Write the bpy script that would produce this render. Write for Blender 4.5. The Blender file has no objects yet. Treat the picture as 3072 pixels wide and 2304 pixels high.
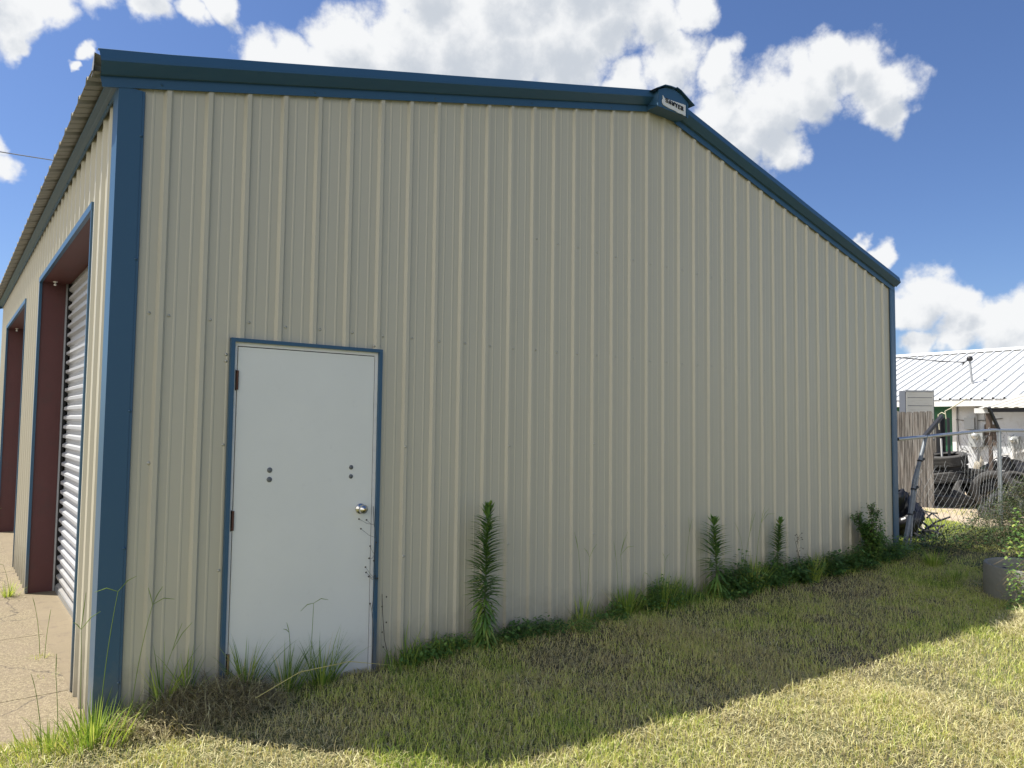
import bpy, math, random
import numpy as np
from mathutils import Vector, Matrix
random.seed(7); RNG = np.random.default_rng(11)
sc = bpy.context.scene
COL = sc.collection
R = math.radians

# ------------------------------------------------------------------ camera
cam = bpy.data.cameras.new('camera'); camo = bpy.data.objects.new('camera', cam); COL.objects.link(camo)
yaw, pitch, roll = .6617, .0558, .0119
cy, sy, cp, sp = math.cos(yaw), math.sin(yaw), math.cos(pitch), math.sin(pitch)
f = Vector((sy*cp, cy*cp, sp)); r = Vector((cy, -sy, 0)); u = r.cross(f)
r2 = math.cos(roll)*r + math.sin(roll)*u; u2 = -math.sin(roll)*r + math.cos(roll)*u
camo.matrix_world = Matrix(((r2.x, u2.x, -f.x, -.7212), (r2.y, u2.y, -f.y, -4.4948), (r2.z, u2.z, -f.z, 1.70), (0, 0, 0, 1)))
cam.lens = 25.6; cam.sensor_width = 36; cam.clip_start = .05; cam.clip_end = 2000
sc.camera = camo

# ------------------------------------------------------------------ light
SUN = Vector((-.41, .42, 1.0)).normalized()
ELEV = math.asin(SUN.z); AZ = math.atan2(SUN.x, SUN.y)
sun = bpy.data.lights.new('sun', 'SUN'); suno = bpy.data.objects.new('sun', sun); COL.objects.link(suno)
suno.rotation_euler = SUN.to_track_quat('Z', 'Y').to_euler(); suno.location = (0, 0, 30)
sun.energy = 5.0; sun.angle = R(.53); sun.color = (1, .95, .86)
sc.view_settings.view_transform = 'Standard'; sc.view_settings.look = 'None'
sc.view_settings.exposure = 0.72; sc.view_settings.gamma = 1
SKY_STRENGTH = .078
CLOUDS = [(0.282,0.852,0.442,0.032),(0.318,0.841,0.438,0.038),(0.375,0.808,0.455,0.047),(0.428,0.778,0.46,0.061),(0.477,0.738,0.478,0.072),(0.529,0.703,0.475,0.078),(0.58,0.665,0.471,0.073),(0.608,0.62,0.496,0.06),(0.65,0.575,0.497,0.04),(0.683,0.533,0.499,0.032),(0.69,0.574,0.441,0.044),(0.658,0.621,0.425,0.034),(0.723,0.536,0.436,0.027),(0.35,0.833,0.428,0.033),(0.79,0.436,0.43,0.028),(0.799,0.419,0.432,0.023),(0.813,0.404,0.419,0.038),(0.836,0.389,0.388,0.038),(0.793,0.456,0.405,0.045),(0.773,0.499,0.392,0.049),(0.767,0.528,0.364,0.048),(0.797,0.496,0.345,0.033),(0.848,0.39,0.359,0.026),(0.744,0.538,0.397,0.033),(0.04,0.906,0.422,0.028),(0.067,0.898,0.434,0.027),(0.107,0.885,0.454,0.026),(0.159,0.869,0.468,0.027),(0.209,0.857,0.471,0.022),(0.24,0.843,0.482,0.023),(0.037,0.916,0.399,0.018),(0.107,0.913,0.393,0.011),(0.039,0.962,0.27,0.021),(0.036,0.955,0.293,0.015),(0.097,0.919,0.381,0.006),(0.914,0.373,0.161,0.032),(0.906,0.393,0.154,0.024),(0.926,0.345,0.155,0.022),(0.941,0.313,0.126,0.032),(0.931,0.342,0.129,0.028),(0.949,0.287,0.13,0.032),(0.873,0.434,0.224,0.015),(0.889,0.406,0.213,0.017),(0.948,0.302,0.097,0.03),(0.915,0.387,0.11,0.02),(0.929,0.352,0.113,0.019),(0.956,0.259,0.138,0.038),(0.962,0.254,0.097,0.038),(-0.003,0.91,0.414,0.039),(0.012,0.96,0.279,0.032),(0.51,0.67,0.54,0.08),(0.59,0.595,0.546,0.073),(0.424,0.739,0.523,0.053),(0.574,0.617,0.539,0.063),(0.026,0.894,0.447,0.034),(0.146,0.856,0.496,0.042)]

class NT:
    """small node helper"""
    def __init__(s, tree): s.t = tree; s.n = tree.nodes; s.l = tree.links
    def new(s, ty, ins=None, **kw):
        nd = s.n.new(ty)
        for k, v in kw.items(): setattr(nd, k, v)
        for k, v in (ins or {}).items():
            if isinstance(v, bpy.types.NodeSocket): s.l.new(v, nd.inputs[k])
            else: nd.inputs[k].default_value = v
        return nd
    def math(s, op, a, b=0., c=0., clamp=False):
        return s.new('ShaderNodeMath', {0: a, 1: b, 2: c}, operation=op, use_clamp=clamp).outputs[0]
    def vec(s, op, a, b=(0, 0, 0), out=0):
        return s.new('ShaderNodeVectorMath', {0: a, 1: b}, operation=op).outputs[out]
    def noise(s, vec, scale, detail=4, rough=.5, out=0):
        return s.new('ShaderNodeTexNoise', {'Vector': vec, 'Scale': scale, 'Detail': detail, 'Roughness': rough}).outputs[out]
    def ramp(s, fac, stops):
        nd = s.new('ShaderNodeValToRGB', {0: fac}); e = nd.color_ramp.elements
        while len(e) < len(stops): e.new(.5)
        for i, (p, c) in enumerate(stops):
            e[i].position = p; e[i].color = (*c, 1) if len(c) == 3 else c
        return nd.outputs[0]
    def mix(s, fac, a, b, blend='MIX'):
        nd = s.new('ShaderNodeMix', data_type='RGBA', blend_type=blend)
        for i, v in ((0, fac), (6, a), (7, b)):
            if isinstance(v, bpy.types.NodeSocket): s.l.new(v, nd.inputs[i])
            elif i: nd.inputs[i].default_value = (*v, 1)
            else: nd.inputs[i].default_value = v
        return nd.outputs[2]

def build_world():
    g = bpy.data.node_groups.new('cloud_density', 'ShaderNodeTree')
    g.interface.new_socket('Vector', in_out='INPUT', socket_type='NodeSocketVector')
    g.interface.new_socket('Density', in_out='OUTPUT', socket_type='NodeSocketFloat')
    N = NT(g); gi = N.n.new('NodeGroupInput'); go = N.n.new('NodeGroupOutput')
    v = gi.outputs[0]
    w1 = N.vec('SUBTRACT', N.noise(v, 9, 3, .55, 1), (.5, .5, .5))
    w2 = N.vec('SUBTRACT', N.noise(v, 38, 3, .6, 1), (.5, .5, .5))
    sc1 = N.new('ShaderNodeVectorMath', {0: w1, 3: .075}, operation='SCALE').outputs[0]
    sc2 = N.new('ShaderNodeVectorMath', {0: w2, 3: .022}, operation='SCALE').outputs[0]
    d = N.vec('ADD', N.vec('ADD', v, sc1), sc2)
    acc = None
    for x, y, z, rr in CLOUDS:
        dist = N.vec('DISTANCE', d, (x, y, z), out=1)
        c = N.math('MULTIPLY_ADD', dist, -1/(rr*1.15), 1.0)
        acc = c if acc is None else N.math('MAXIMUM', acc, c)
    acc = N.math('MAXIMUM', N.math('MULTIPLY_ADD', acc, 1.15, .02), -1.0)
    fb = N.math('SUBTRACT', N.noise(v, 30, 9, .62), .5)
    tot = N.math('ADD', acc, N.math('MULTIPLY', fb, 1.05))
    N.l.new(tot, go.inputs[0])
    w = bpy.data.worlds.new('World'); sc.world = w; w.use_nodes = True
    W = NT(w.node_tree); W.n.clear()
    out = W.n.new('ShaderNodeOutputWorld'); bg = W.n.new('ShaderNodeBackground')
    sky = W.new('ShaderNodeTexSky', sky_type='NISHITA', sun_disc=False, sun_elevation=ELEV, sun_rotation=AZ,
                air_density=1.0, dust_density=.6, ozone_density=2.2)
    tc = W.n.new('ShaderNodeTexCoord').outputs['Generated']
    def dens(vec):
        n = W.n.new('ShaderNodeGroup'); n.node_tree = g; W.l.new(vec, n.inputs[0]); return n.outputs[0]
    a = dens(tc); b = dens(W.vec('ADD', tc, (-.012, .006, .028)))
    al = W.new('ShaderNodeMapRange', {0: a, 1: -.04, 2: .50, 3: 0., 4: 1.}, interpolation_type='SMOOTHSTEP').outputs[0]
    sh = W.new('ShaderNodeMapRange', {0: b, 1: .30, 2: 1.05, 3: 0., 4: 1.}, interpolation_type='SMOOTHSTEP').outputs[0]
    skyc = W.mix(1.0, sky.outputs[0], (.70, .81, 1.05), 'MULTIPLY')
    cc = W.mix(sh, (7.2, 7.3, 7.4), (4.7, 5.05, 5.55))
    # unseen broken cloud added behind and left of the viewer as white fill light
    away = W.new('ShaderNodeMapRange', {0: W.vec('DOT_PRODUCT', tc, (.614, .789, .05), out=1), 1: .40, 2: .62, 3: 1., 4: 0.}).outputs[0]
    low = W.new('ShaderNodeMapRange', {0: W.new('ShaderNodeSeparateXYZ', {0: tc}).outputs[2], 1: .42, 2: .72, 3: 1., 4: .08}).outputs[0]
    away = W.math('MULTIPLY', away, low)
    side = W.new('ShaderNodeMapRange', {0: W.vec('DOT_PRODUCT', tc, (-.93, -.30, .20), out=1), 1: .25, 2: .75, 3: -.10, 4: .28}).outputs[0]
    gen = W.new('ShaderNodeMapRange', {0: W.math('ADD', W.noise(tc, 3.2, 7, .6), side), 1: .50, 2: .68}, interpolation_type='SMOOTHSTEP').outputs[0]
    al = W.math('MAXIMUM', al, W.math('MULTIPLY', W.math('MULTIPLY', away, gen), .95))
    cc = W.mix(W.math('MULTIPLY', away, W.new('ShaderNodeMapRange', {0: side, 1: .0, 2: .28}).outputs[0]), cc, (16.0, 15.7, 15.2))  # added out-of-view bank on the left, extra bright to light the wall ribs
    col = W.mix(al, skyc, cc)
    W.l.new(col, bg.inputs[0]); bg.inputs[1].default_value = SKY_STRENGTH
    W.l.new(bg.outputs[0], out.inputs[0])
build_world()

# ------------------------------------------------------------------ materials
MAT = {}
def mat(name, base, rough=.6, metal=0., var=.12, scale=3., bump=0., bscale=40., stretch=(1, 1, 1), spec=.5, coat=0., dirt=None, dscale=1.5):
    m = bpy.data.materials.new(name); m.use_nodes = True; N = NT(m.node_tree)
    b = N.n['Principled BSDF']; tc = N.n.new('ShaderNodeTexCoord').outputs['Object']
    mp = N.new('ShaderNodeMapping', {0: tc, 3: stretch}).outputs[0]
    nz = N.noise(mp, scale, 6, .6)
    lo = tuple(c*(1-var) for c in base); hi = tuple(min(1, c*(1+var)) for c in base)
    c = N.mix(nz, lo, hi)
    if dirt:
        dn = N.new('ShaderNodeMapRange', {0: N.noise(mp, dscale*4, 8, .7), 1: .52, 2: .72}).outputs[0]
        c = N.mix(N.math('MULTIPLY', dn, dirt[1]), c, dirt[0])
    N.l.new(c, b.inputs['Base Color'])
    b.inputs['Roughness'].default_value = rough; b.inputs['Metallic'].default_value = metal
    b.inputs['Specular IOR Level'].default_value = spec; b.inputs['Coat Weight'].default_value = coat
    if bump:
        bn = N.noise(mp, bscale, 5, .6)
        N.l.new(N.new('ShaderNodeBump', {'Height': bn, 'Strength': bump, 'Distance': .01}).outputs[0], b.inputs['Normal'])
    MAT[name] = m; return m

def metal_panel(name, base, rough, spec=.5):
    """painted sheet metal: faint oil-canning waves, fine dust film, run-down streaks"""
    m = bpy.data.materials.new(name); m.use_nodes = True; N = NT(m.node_tree)
    b = N.n['Principled BSDF']; tc = N.n.new('ShaderNodeTexCoord').outputs['Object']
    st = N.new('ShaderNodeMapping', {0: tc, 3: (7, 7, .45)}).outputs[0]
    fine = N.new('ShaderNodeMapping', {0: tc, 3: (60, 60, 6)}).outputs[0]
    a = N.noise(st, 1.3, 5, .6); f2 = N.noise(fine, 1, 6, .7); bl = N.noise(tc, .9, 3, .5)
    c = N.mix(a, tuple(x*.96 for x in base), tuple(x*1.03 for x in base))
    c = N.mix(N.math('MULTIPLY', f2, .05), c, tuple(x*.72 for x in base))
    c = N.mix(N.math('MULTIPLY', bl, .12), c, (base[0]*.8, base[1]*.84, base[2]*.74))
    zz = N.new('ShaderNodeSeparateXYZ', {0: N.new('ShaderNodeNewGeometry').outputs['Position']}).outputs[2]
    sp = N.new('ShaderNodeMapRange', {0: N.math('ADD', zz, N.math('MULTIPLY', N.noise(tc, 7, 7, .7), -.55)), 1: -.22, 2: .14, 3: .55, 4: 0.}).outputs[0]
    c = N.mix(sp, c, (.20, .175, .13))
    dn = N.new('ShaderNodeMapRange', {0: N.noise(tc, 55, 4, .6), 1: .74, 2: .80, 4: .5}).outputs[0]
    c = N.mix(dn, c, tuple(x*.6 for x in base))
    N.l.new(c, b.inputs['Base Color']); b.inputs['Specular IOR Level'].default_value = spec
    N.l.new(N.math('MULTIPLY_ADD', f2, .2, rough-.1), b.inputs['Roughness'])
    wv = N.noise(N.new('ShaderNodeMapping', {0: tc, 3: (9, 9, 1.1)}).outputs[0], 1, 2, .4)
    N.l.new(N.new('ShaderNodeBump', {'Height': wv, 'Strength': .05, 'Distance': .012}).outputs[0], b.inputs['Normal'])
    MAT[name] = m; return m
metal_panel('beige_panel', (.49, .458, .362), .42)
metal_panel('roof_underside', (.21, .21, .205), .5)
metal_panel('white_roof_panel', (.56, .57, .575), .5)
metal_panel('blue_trim', (.030, .088, .160), .40)
metal_panel('white_curtain', (.42, .43, .45), .4)
mat('red_oxide', (.085, .027, .027), .6, var=.18, scale=2.5, bump=.1, dirt=((.06, .032, .03), .6))
mat('dark_gap', (.008, .008, .009), .9)
mat('galvanized', (.42, .44, .46), .42, .85, var=.2, scale=14)
mat('wire', (.22, .225, .225), .75, .0, var=.3, scale=20, spec=.2)
mat('post_grey', (.17, .19, .21), .5, .2, var=.25, scale=14, dirt=((.07, .06, .05), .6))
mat('galv_dull', (.34, .35, .36), .6, .3, var=.25, scale=20, bump=.1, dirt=((.16, .12, .09), .5))
mat('chrome', (.62, .60, .56), .22, 1., var=.03)
mat('brass', (.62, .47, .22), .28, 1., var=.1)
mat('screw_metal', (.45, .44, .38), .45, .3, var=.1)
mat('hinge_rust', (.10, .045, .03), .75, .2, var=.7, scale=60, bump=.3, bscale=120)
mat('hinge_brass', (.30, .22, .12), .5, .5, var=.5, scale=60)
mat('washer', (.15, .16, .165), .5, .5, var=.3, scale=50, bump=.2, bscale=80)
mat('sign_white', (.66, .66, .64), .5, var=.1, scale=12)
mat('sign_black', (.012, .012, .012), .5)
mat('white_paint', (.72, .72, .70), .6, var=.06, scale=4, dirt=((.45, .42, .36), .35), bump=.08)
mat('block_wall', (.60, .62, .64), .75, var=.07, scale=2, dirt=((.40, .38, .34), .5), bump=.2, bscale=25)
mat('green_paint', (.02, .11, .055), .6, var=.15)
mat('grey_meter', (.40, .42, .42), .5, .2, var=.1)
mat('glass_meter', (.55, .57, .56), .15, .3)
mat('rubber', (.020, .020, .022), .72, var=.4, scale=9, bump=.3, bscale=90, dirt=((.06, .055, .05), .6))
mat('rubber_dusty', (.060, .058, .056), .8, var=.35, scale=9, bump=.3, bscale=90, dirt=((.11, .10, .088), .6))
mat('black_plastic', (.012, .012, .014), .32, var=.4, scale=6, bump=.4, bscale=14)
mat('black_iron', (.03, .031, .036), .55, .4, var=.3, scale=12)
mat('cream_plastic', (.50, .47, .34), .55, var=.08, dirt=((.35, .3, .2), .4))
mat('cabinet_face', (.56, .55, .50), .6, var=.08, scale=3, stretch=(1, 1, 9), dirt=((.30, .27, .22), .7), dscale=.8)
mat('cabinet_side', (.11, .12, .14), .55, var=.12)
mat('old_wood_dark', (.10, .075, .06), .85, var=.4, scale=6, stretch=(8, 8, .6), bump=.3)
mat('cardboard', (.33, .30, .24), .85, var=.15)
mat('cable_black', (.015, .015, .017), .5)
mat('cable_grey', (.30, .30, .30), .5)
mat('stem_green', (.085, .13, .035), .6, var=.25, scale=10)
mat('stem_dry', (.20, .15, .085), .75, var=.3, scale=10)
mat('stem_dark', (.035, .028, .020), .8, var=.3, scale=10)
mat('bark', (.13, .10, .075), .85, var=.3, scale=12)

def weathered_wood():
    m = bpy.data.materials.new('weathered_wood'); m.use_nodes = True; N = NT(m.node_tree)
    b = N.n['Principled BSDF']; tc = N.n.new('ShaderNodeTexCoord').outputs['Object']
    pick = N.new('ShaderNodeAttribute', attribute_name='tone').outputs['Fac']
    off = N.new('ShaderNodeCombineXYZ', {1: N.math('MULTIPLY', pick, 40.), 2: N.math('MULTIPLY', pick, 17.)}).outputs[0]
    p = N.vec('ADD', tc, off)
    gr = N.noise(N.new('ShaderNodeMapping', {0: p, 3: (30, 42, 1.5)}).outputs[0], 1, 6, .65)
    kn = N.noise(N.new('ShaderNodeMapping', {0: p, 3: (9, 11, 1.8)}).outputs[0], 1, 3, .6)
    c = N.ramp(gr, [(.38, (.022, .02, .018)), (.50, (.105, .095, .085)), (.62, (.24, .232, .218))])
    c = N.mix(N.new('ShaderNodeMapRange', {0: kn, 1: .5, 2: .75, 4: .7}).outputs[0], c, (.15, .12, .10))
    c = N.mix(N.math('MULTIPLY', pick, .45), c, (.09, .08, .07))
    N.l.new(c, b.inputs['Base Color']); b.inputs['Roughness'].default_value = .85
    N.l.new(N.new('ShaderNodeBump', {'Height': gr, 'Strength': .6, 'Distance': .004}).outputs[0], b.inputs['Normal'])
    MAT['weathered_wood'] = m
weathered_wood()

def door_paint():
    m = bpy.data.materials.new('door_paint'); m.use_nodes = True; N = NT(m.node_tree)
    b = N.n['Principled BSDF']; tc = N.n.new('ShaderNodeTexCoord').outputs['Object']
    n1 = N.noise(tc, 2.2, 5, .6); n2 = N.noise(tc, 14, 7, .7)
    c = N.mix(n1, (.655, .665, .625), (.735, .74, .70))
    c = N.mix(N.new('ShaderNodeMapRange', {0: n2, 1: .60, 2: .78, 4: .35}).outputs[0], c, (.56, .56, .53))
    # old handle outlines: paler patches left where plates were mounted, and a grime run beneath
    sx = N.new('ShaderNodeSeparateXYZ', {0: tc})
    for cx in (.881, 1.426):
        dx = N.math('ABSOLUTE', N.math('SUBTRACT', sx.outputs[0], cx)); dz = N.math('ABSOLUTE', N.math('SUBTRACT', sx.outputs[2], 1.37))
        a = N.new('ShaderNodeMapRange', {0: dx, 1: .034, 2: .042, 3: 1., 4: 0.}).outputs[0]
        bb = N.new('ShaderNodeMapRange', {0: dz, 1: .062, 2: .075, 3: 1., 4: 0.}).outputs[0]
        c = N.mix(N.math('MULTIPLY', N.math('MULTIPLY', a, bb), .6), c, (.82, .83, .82))
        run = N.new('ShaderNodeMapRange', {0: dx, 1: .004, 2: .018, 3: 1., 4: 0.}).outputs[0]
        low = N.new('ShaderNodeMapRange', {0: sx.outputs[2], 1: 1.12, 2: 1.32, 3: 0., 4: 1.}).outputs[0]
        up = N.new('ShaderNodeMapRange', {0: sx.outputs[2], 1: 1.33, 2: 1.34, 3: 1., 4: 0.}).outputs[0]
        c = N.mix(N.math('MULTIPLY', N.math('MULTIPLY', run, N.math('MULTIPLY', low, up)), .5), c, (.84, .85, .84))
    dd = N.vec('DISTANCE', tc, (1.40, -.02, 1.44), out=1)
    c = N.mix(N.new('ShaderNodeMapRange', {0: N.math('ADD', dd, N.math('MULTIPLY', n2, .05)), 1: .05, 2: .13, 3: .4, 4: 0.}).outputs[0], c, (.52, .52, .49))
    ed = N.new('ShaderNodeMapRange', {0: N.math('ADD', sx.outputs[2], N.math('MULTIPLY', n2, -.06)), 1: .01, 2: .05, 3: .8, 4: 0.}).outputs[0]
    c = N.mix(ed, c, (.16, .085, .05))
    foot = N.new('ShaderNodeMapRange', {0: N.math('ADD', sx.outputs[2], N.math('MULTIPLY', n2, -.25)), 1: -.05, 2: .22, 3: .5, 4: 0.}).outputs[0]
    c = N.mix(foot, c, (.42, .41, .36))
    N.l.new(c, b.inputs['Base Color']); b.inputs['Roughness'].default_value = .45
    N.l.new(N.new('ShaderNodeBump', {'Height': N.noise(tc, 3, 3, .5), 'Strength': .15, 'Distance': .01}).outputs[0], b.inputs['Normal'])
    MAT['door_paint'] = m
door_paint()

def blade_mat(name, stops, trans=.35, rough=.6):
    m = bpy.data.materials.new(name); m.use_nodes = True; N = NT(m.node_tree); N.n.clear()
    out = N.n.new('ShaderNodeOutputMaterial')
    t = N.new('ShaderNodeAttribute', attribute_name='tone').outputs['Fac']
    c = N.ramp(t, stops)
    d = N.new('ShaderNodeBsdfPrincipled', {'Base Color': c, 'Roughness': rough}); d.inputs['Specular IOR Level'].default_value = .3
    tr = N.new('ShaderNodeBsdfTranslucent', {0: N.mix(1., c, (1.25, 1.25, .7), 'MULTIPLY')})
    mx = N.new('ShaderNodeMixShader', {0: trans, 1: d.outputs[0], 2: tr.outputs[0]})
    N.l.new(mx.outputs[0], out.inputs[0]); MAT[name] = m
blade_mat('grass_blade', [(0, (.54, .46, .24)), (.3, (.62, .60, .24)), (.55, (.56, .60, .17)), (.8, (.33, .43, .08)), (1, (.12, .21, .04))])
blade_mat('straw', [(0, (.14, .11, .07)), (.4, (.38, .33, .17)), (1, (.78, .74, .42))], .15)
blade_mat('leaf', [(0, (.05, .12, .035)), (.5, (.12, .235, .06)), (.85, (.20, .32, .07)), (1, (.32, .36, .09))], .28, .5)
blade_mat('leaf_dry', [(0, (.03, .045, .02)), (.5, (.07, .10, .04)), (.8, (.14, .15, .07)), (1, (.30, .26, .15))], .2, .7)

def ground_mat():
    m = bpy.data.materials.new('lawn_soil'); m.use_nodes = True; N = NT(m.node_tree)
    b = N.n['Principled BSDF']; tc = N.n.new('ShaderNodeTexCoord').outputs['Object']
    n1 = N.noise(tc, .7, 6, .6); n2 = N.noise(tc, 12, 8, .7); n3 = N.noise(tc, 90, 5, .7)
    soil = N.ramp(n2, [(.3, (.035, .026, .018)), (.55, (.09, .07, .045)), (.75, (.16, .125, .08))])
    gr = N.ramp(n3, [(.3, (.06, .075, .025)), (.6, (.16, .17, .06)), (.8, (.28, .25, .12))])
    c = N.mix(N.new('ShaderNodeMapRange', {0: n1, 1: .35, 2: .6}).outputs[0], soil, gr)
    N.l.new(c, b.inputs['Base Color']); b.inputs['Roughness'].default_value = .95
    N.l.new(N.new('ShaderNodeBump', {'Height': n3, 'Strength': .8, 'Distance': .02}).outputs[0], b.inputs['Normal'])
    MAT['lawn_soil'] = m
    m = bpy.data.materials.new('sand'); m.use_nodes = True; N = NT(m.node_tree)
    b = N.n['Principled BSDF']; tc = N.n.new('ShaderNodeTexCoord').outputs['Object']
    n1 = N.noise(tc, 1.5, 6, .6); n2 = N.noise(tc, 40, 6, .7)
    c = N.mix(n2, (.36, .27, .18), (.62, .50, .37)); c = N.mix(N.math('MULTIPLY', n1, .5), c, (.38, .33, .22))
    N.l.new(c, b.inputs['Base Color']); b.inputs['Roughness'].default_value = .95
    N.l.new(N.new('ShaderNodeBump', {'Height': n2, 'Strength': .7, 'Distance': .02}).outputs[0], b.inputs['Normal'])
    MAT['sand'] = m
    m = bpy.data.materials.new('aggregate_concrete'); m.use_nodes = True; N = NT(m.node_tree)
    b = N.n['Principled BSDF']; tc = N.n.new('ShaderNodeTexCoord').outputs['Object']
    v = N.new('ShaderNodeTexVoronoi', {'Vector': tc, 'Scale': 110.}); n1 = N.noise(tc, 1.8, 7, .65); n2 = N.noise(tc, 60, 5, .7)
    c = N.ramp(N.new('ShaderNodeSeparateColor', {0: v.outputs['Color']}).outputs[0], [(0, (.13, .105, .06)), (.35, (.19, .158, .09)), (.7, (.26, .212, .125)), (1, (.35, .30, .19))])
    c = N.mix(N.new('ShaderNodeMapRange', {0: v.outputs['Distance'], 1: .35, 2: .75, 4: .7}).outputs[0], c, (.19, .145, .095))
    c = N.mix(N.new('ShaderNodeMapRange', {0: n1, 1: .42, 2: .68, 4: .55}).outputs[0], c, (.20, .155, .105))
    cr = N.new('ShaderNodeTexVoronoi', {'Vector': N.vec('ADD', tc, N.new('ShaderNodeVectorMath', {0: N.noise(tc, 3., 4, .6, 1), 3: .35}, operation='SCALE').outputs[0]), 'Scale': .55}, feature='DISTANCE_TO_EDGE').outputs['Distance']
    c = N.mix(N.new('ShaderNodeMapRange', {0: cr, 1: .0, 2: .006, 3: .8, 4: 0.}).outputs[0], c, (.05, .04, .03))
    st = N.new('ShaderNodeMapRange', {0: N.noise(tc, .9, 4, .7), 1: .60, 2: .74, 4: .5}).outputs[0]
    c = N.mix(st, c, (.13, .105, .075))
    N.l.new(c, b.inputs['Base Color']); b.inputs['Roughness'].default_value = .85
    N.l.new(N.new('ShaderNodeBump', {'Height': v.outputs['Distance'], 'Strength': .6, 'Distance': .004}).outputs[0], b.inputs['Normal'])
    MAT['aggregate_concrete'] = m
ground_mat()
mat('smooth_concrete', (.21, .168, .105), .85, var=.2, scale=3, dirt=((.12, .09, .065), .7), bump=.2)
mat('old_concrete', (.20, .20, .175), .9, var=.14, scale=5, dirt=((.17, .16, .14), .7), bump=.4, bscale=30)

# ------------------------------------------------------------------ object helpers
def tag(o, label=None, cat=None, group=None, kind=None):
    for k, v in (('label', label), ('category', cat), ('group', group), ('kind', kind)):
        if v: o[k] = v
    return o
def thing(name, loc=(0, 0, 0), rz=0., label=None, cat=None, group=None):
    o = bpy.data.objects.new(name, None); COL.objects.link(o); o.empty_display_size = .1
    o.location = loc; o.rotation_euler = (0, 0, rz); return tag(o, label, cat, group)

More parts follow.
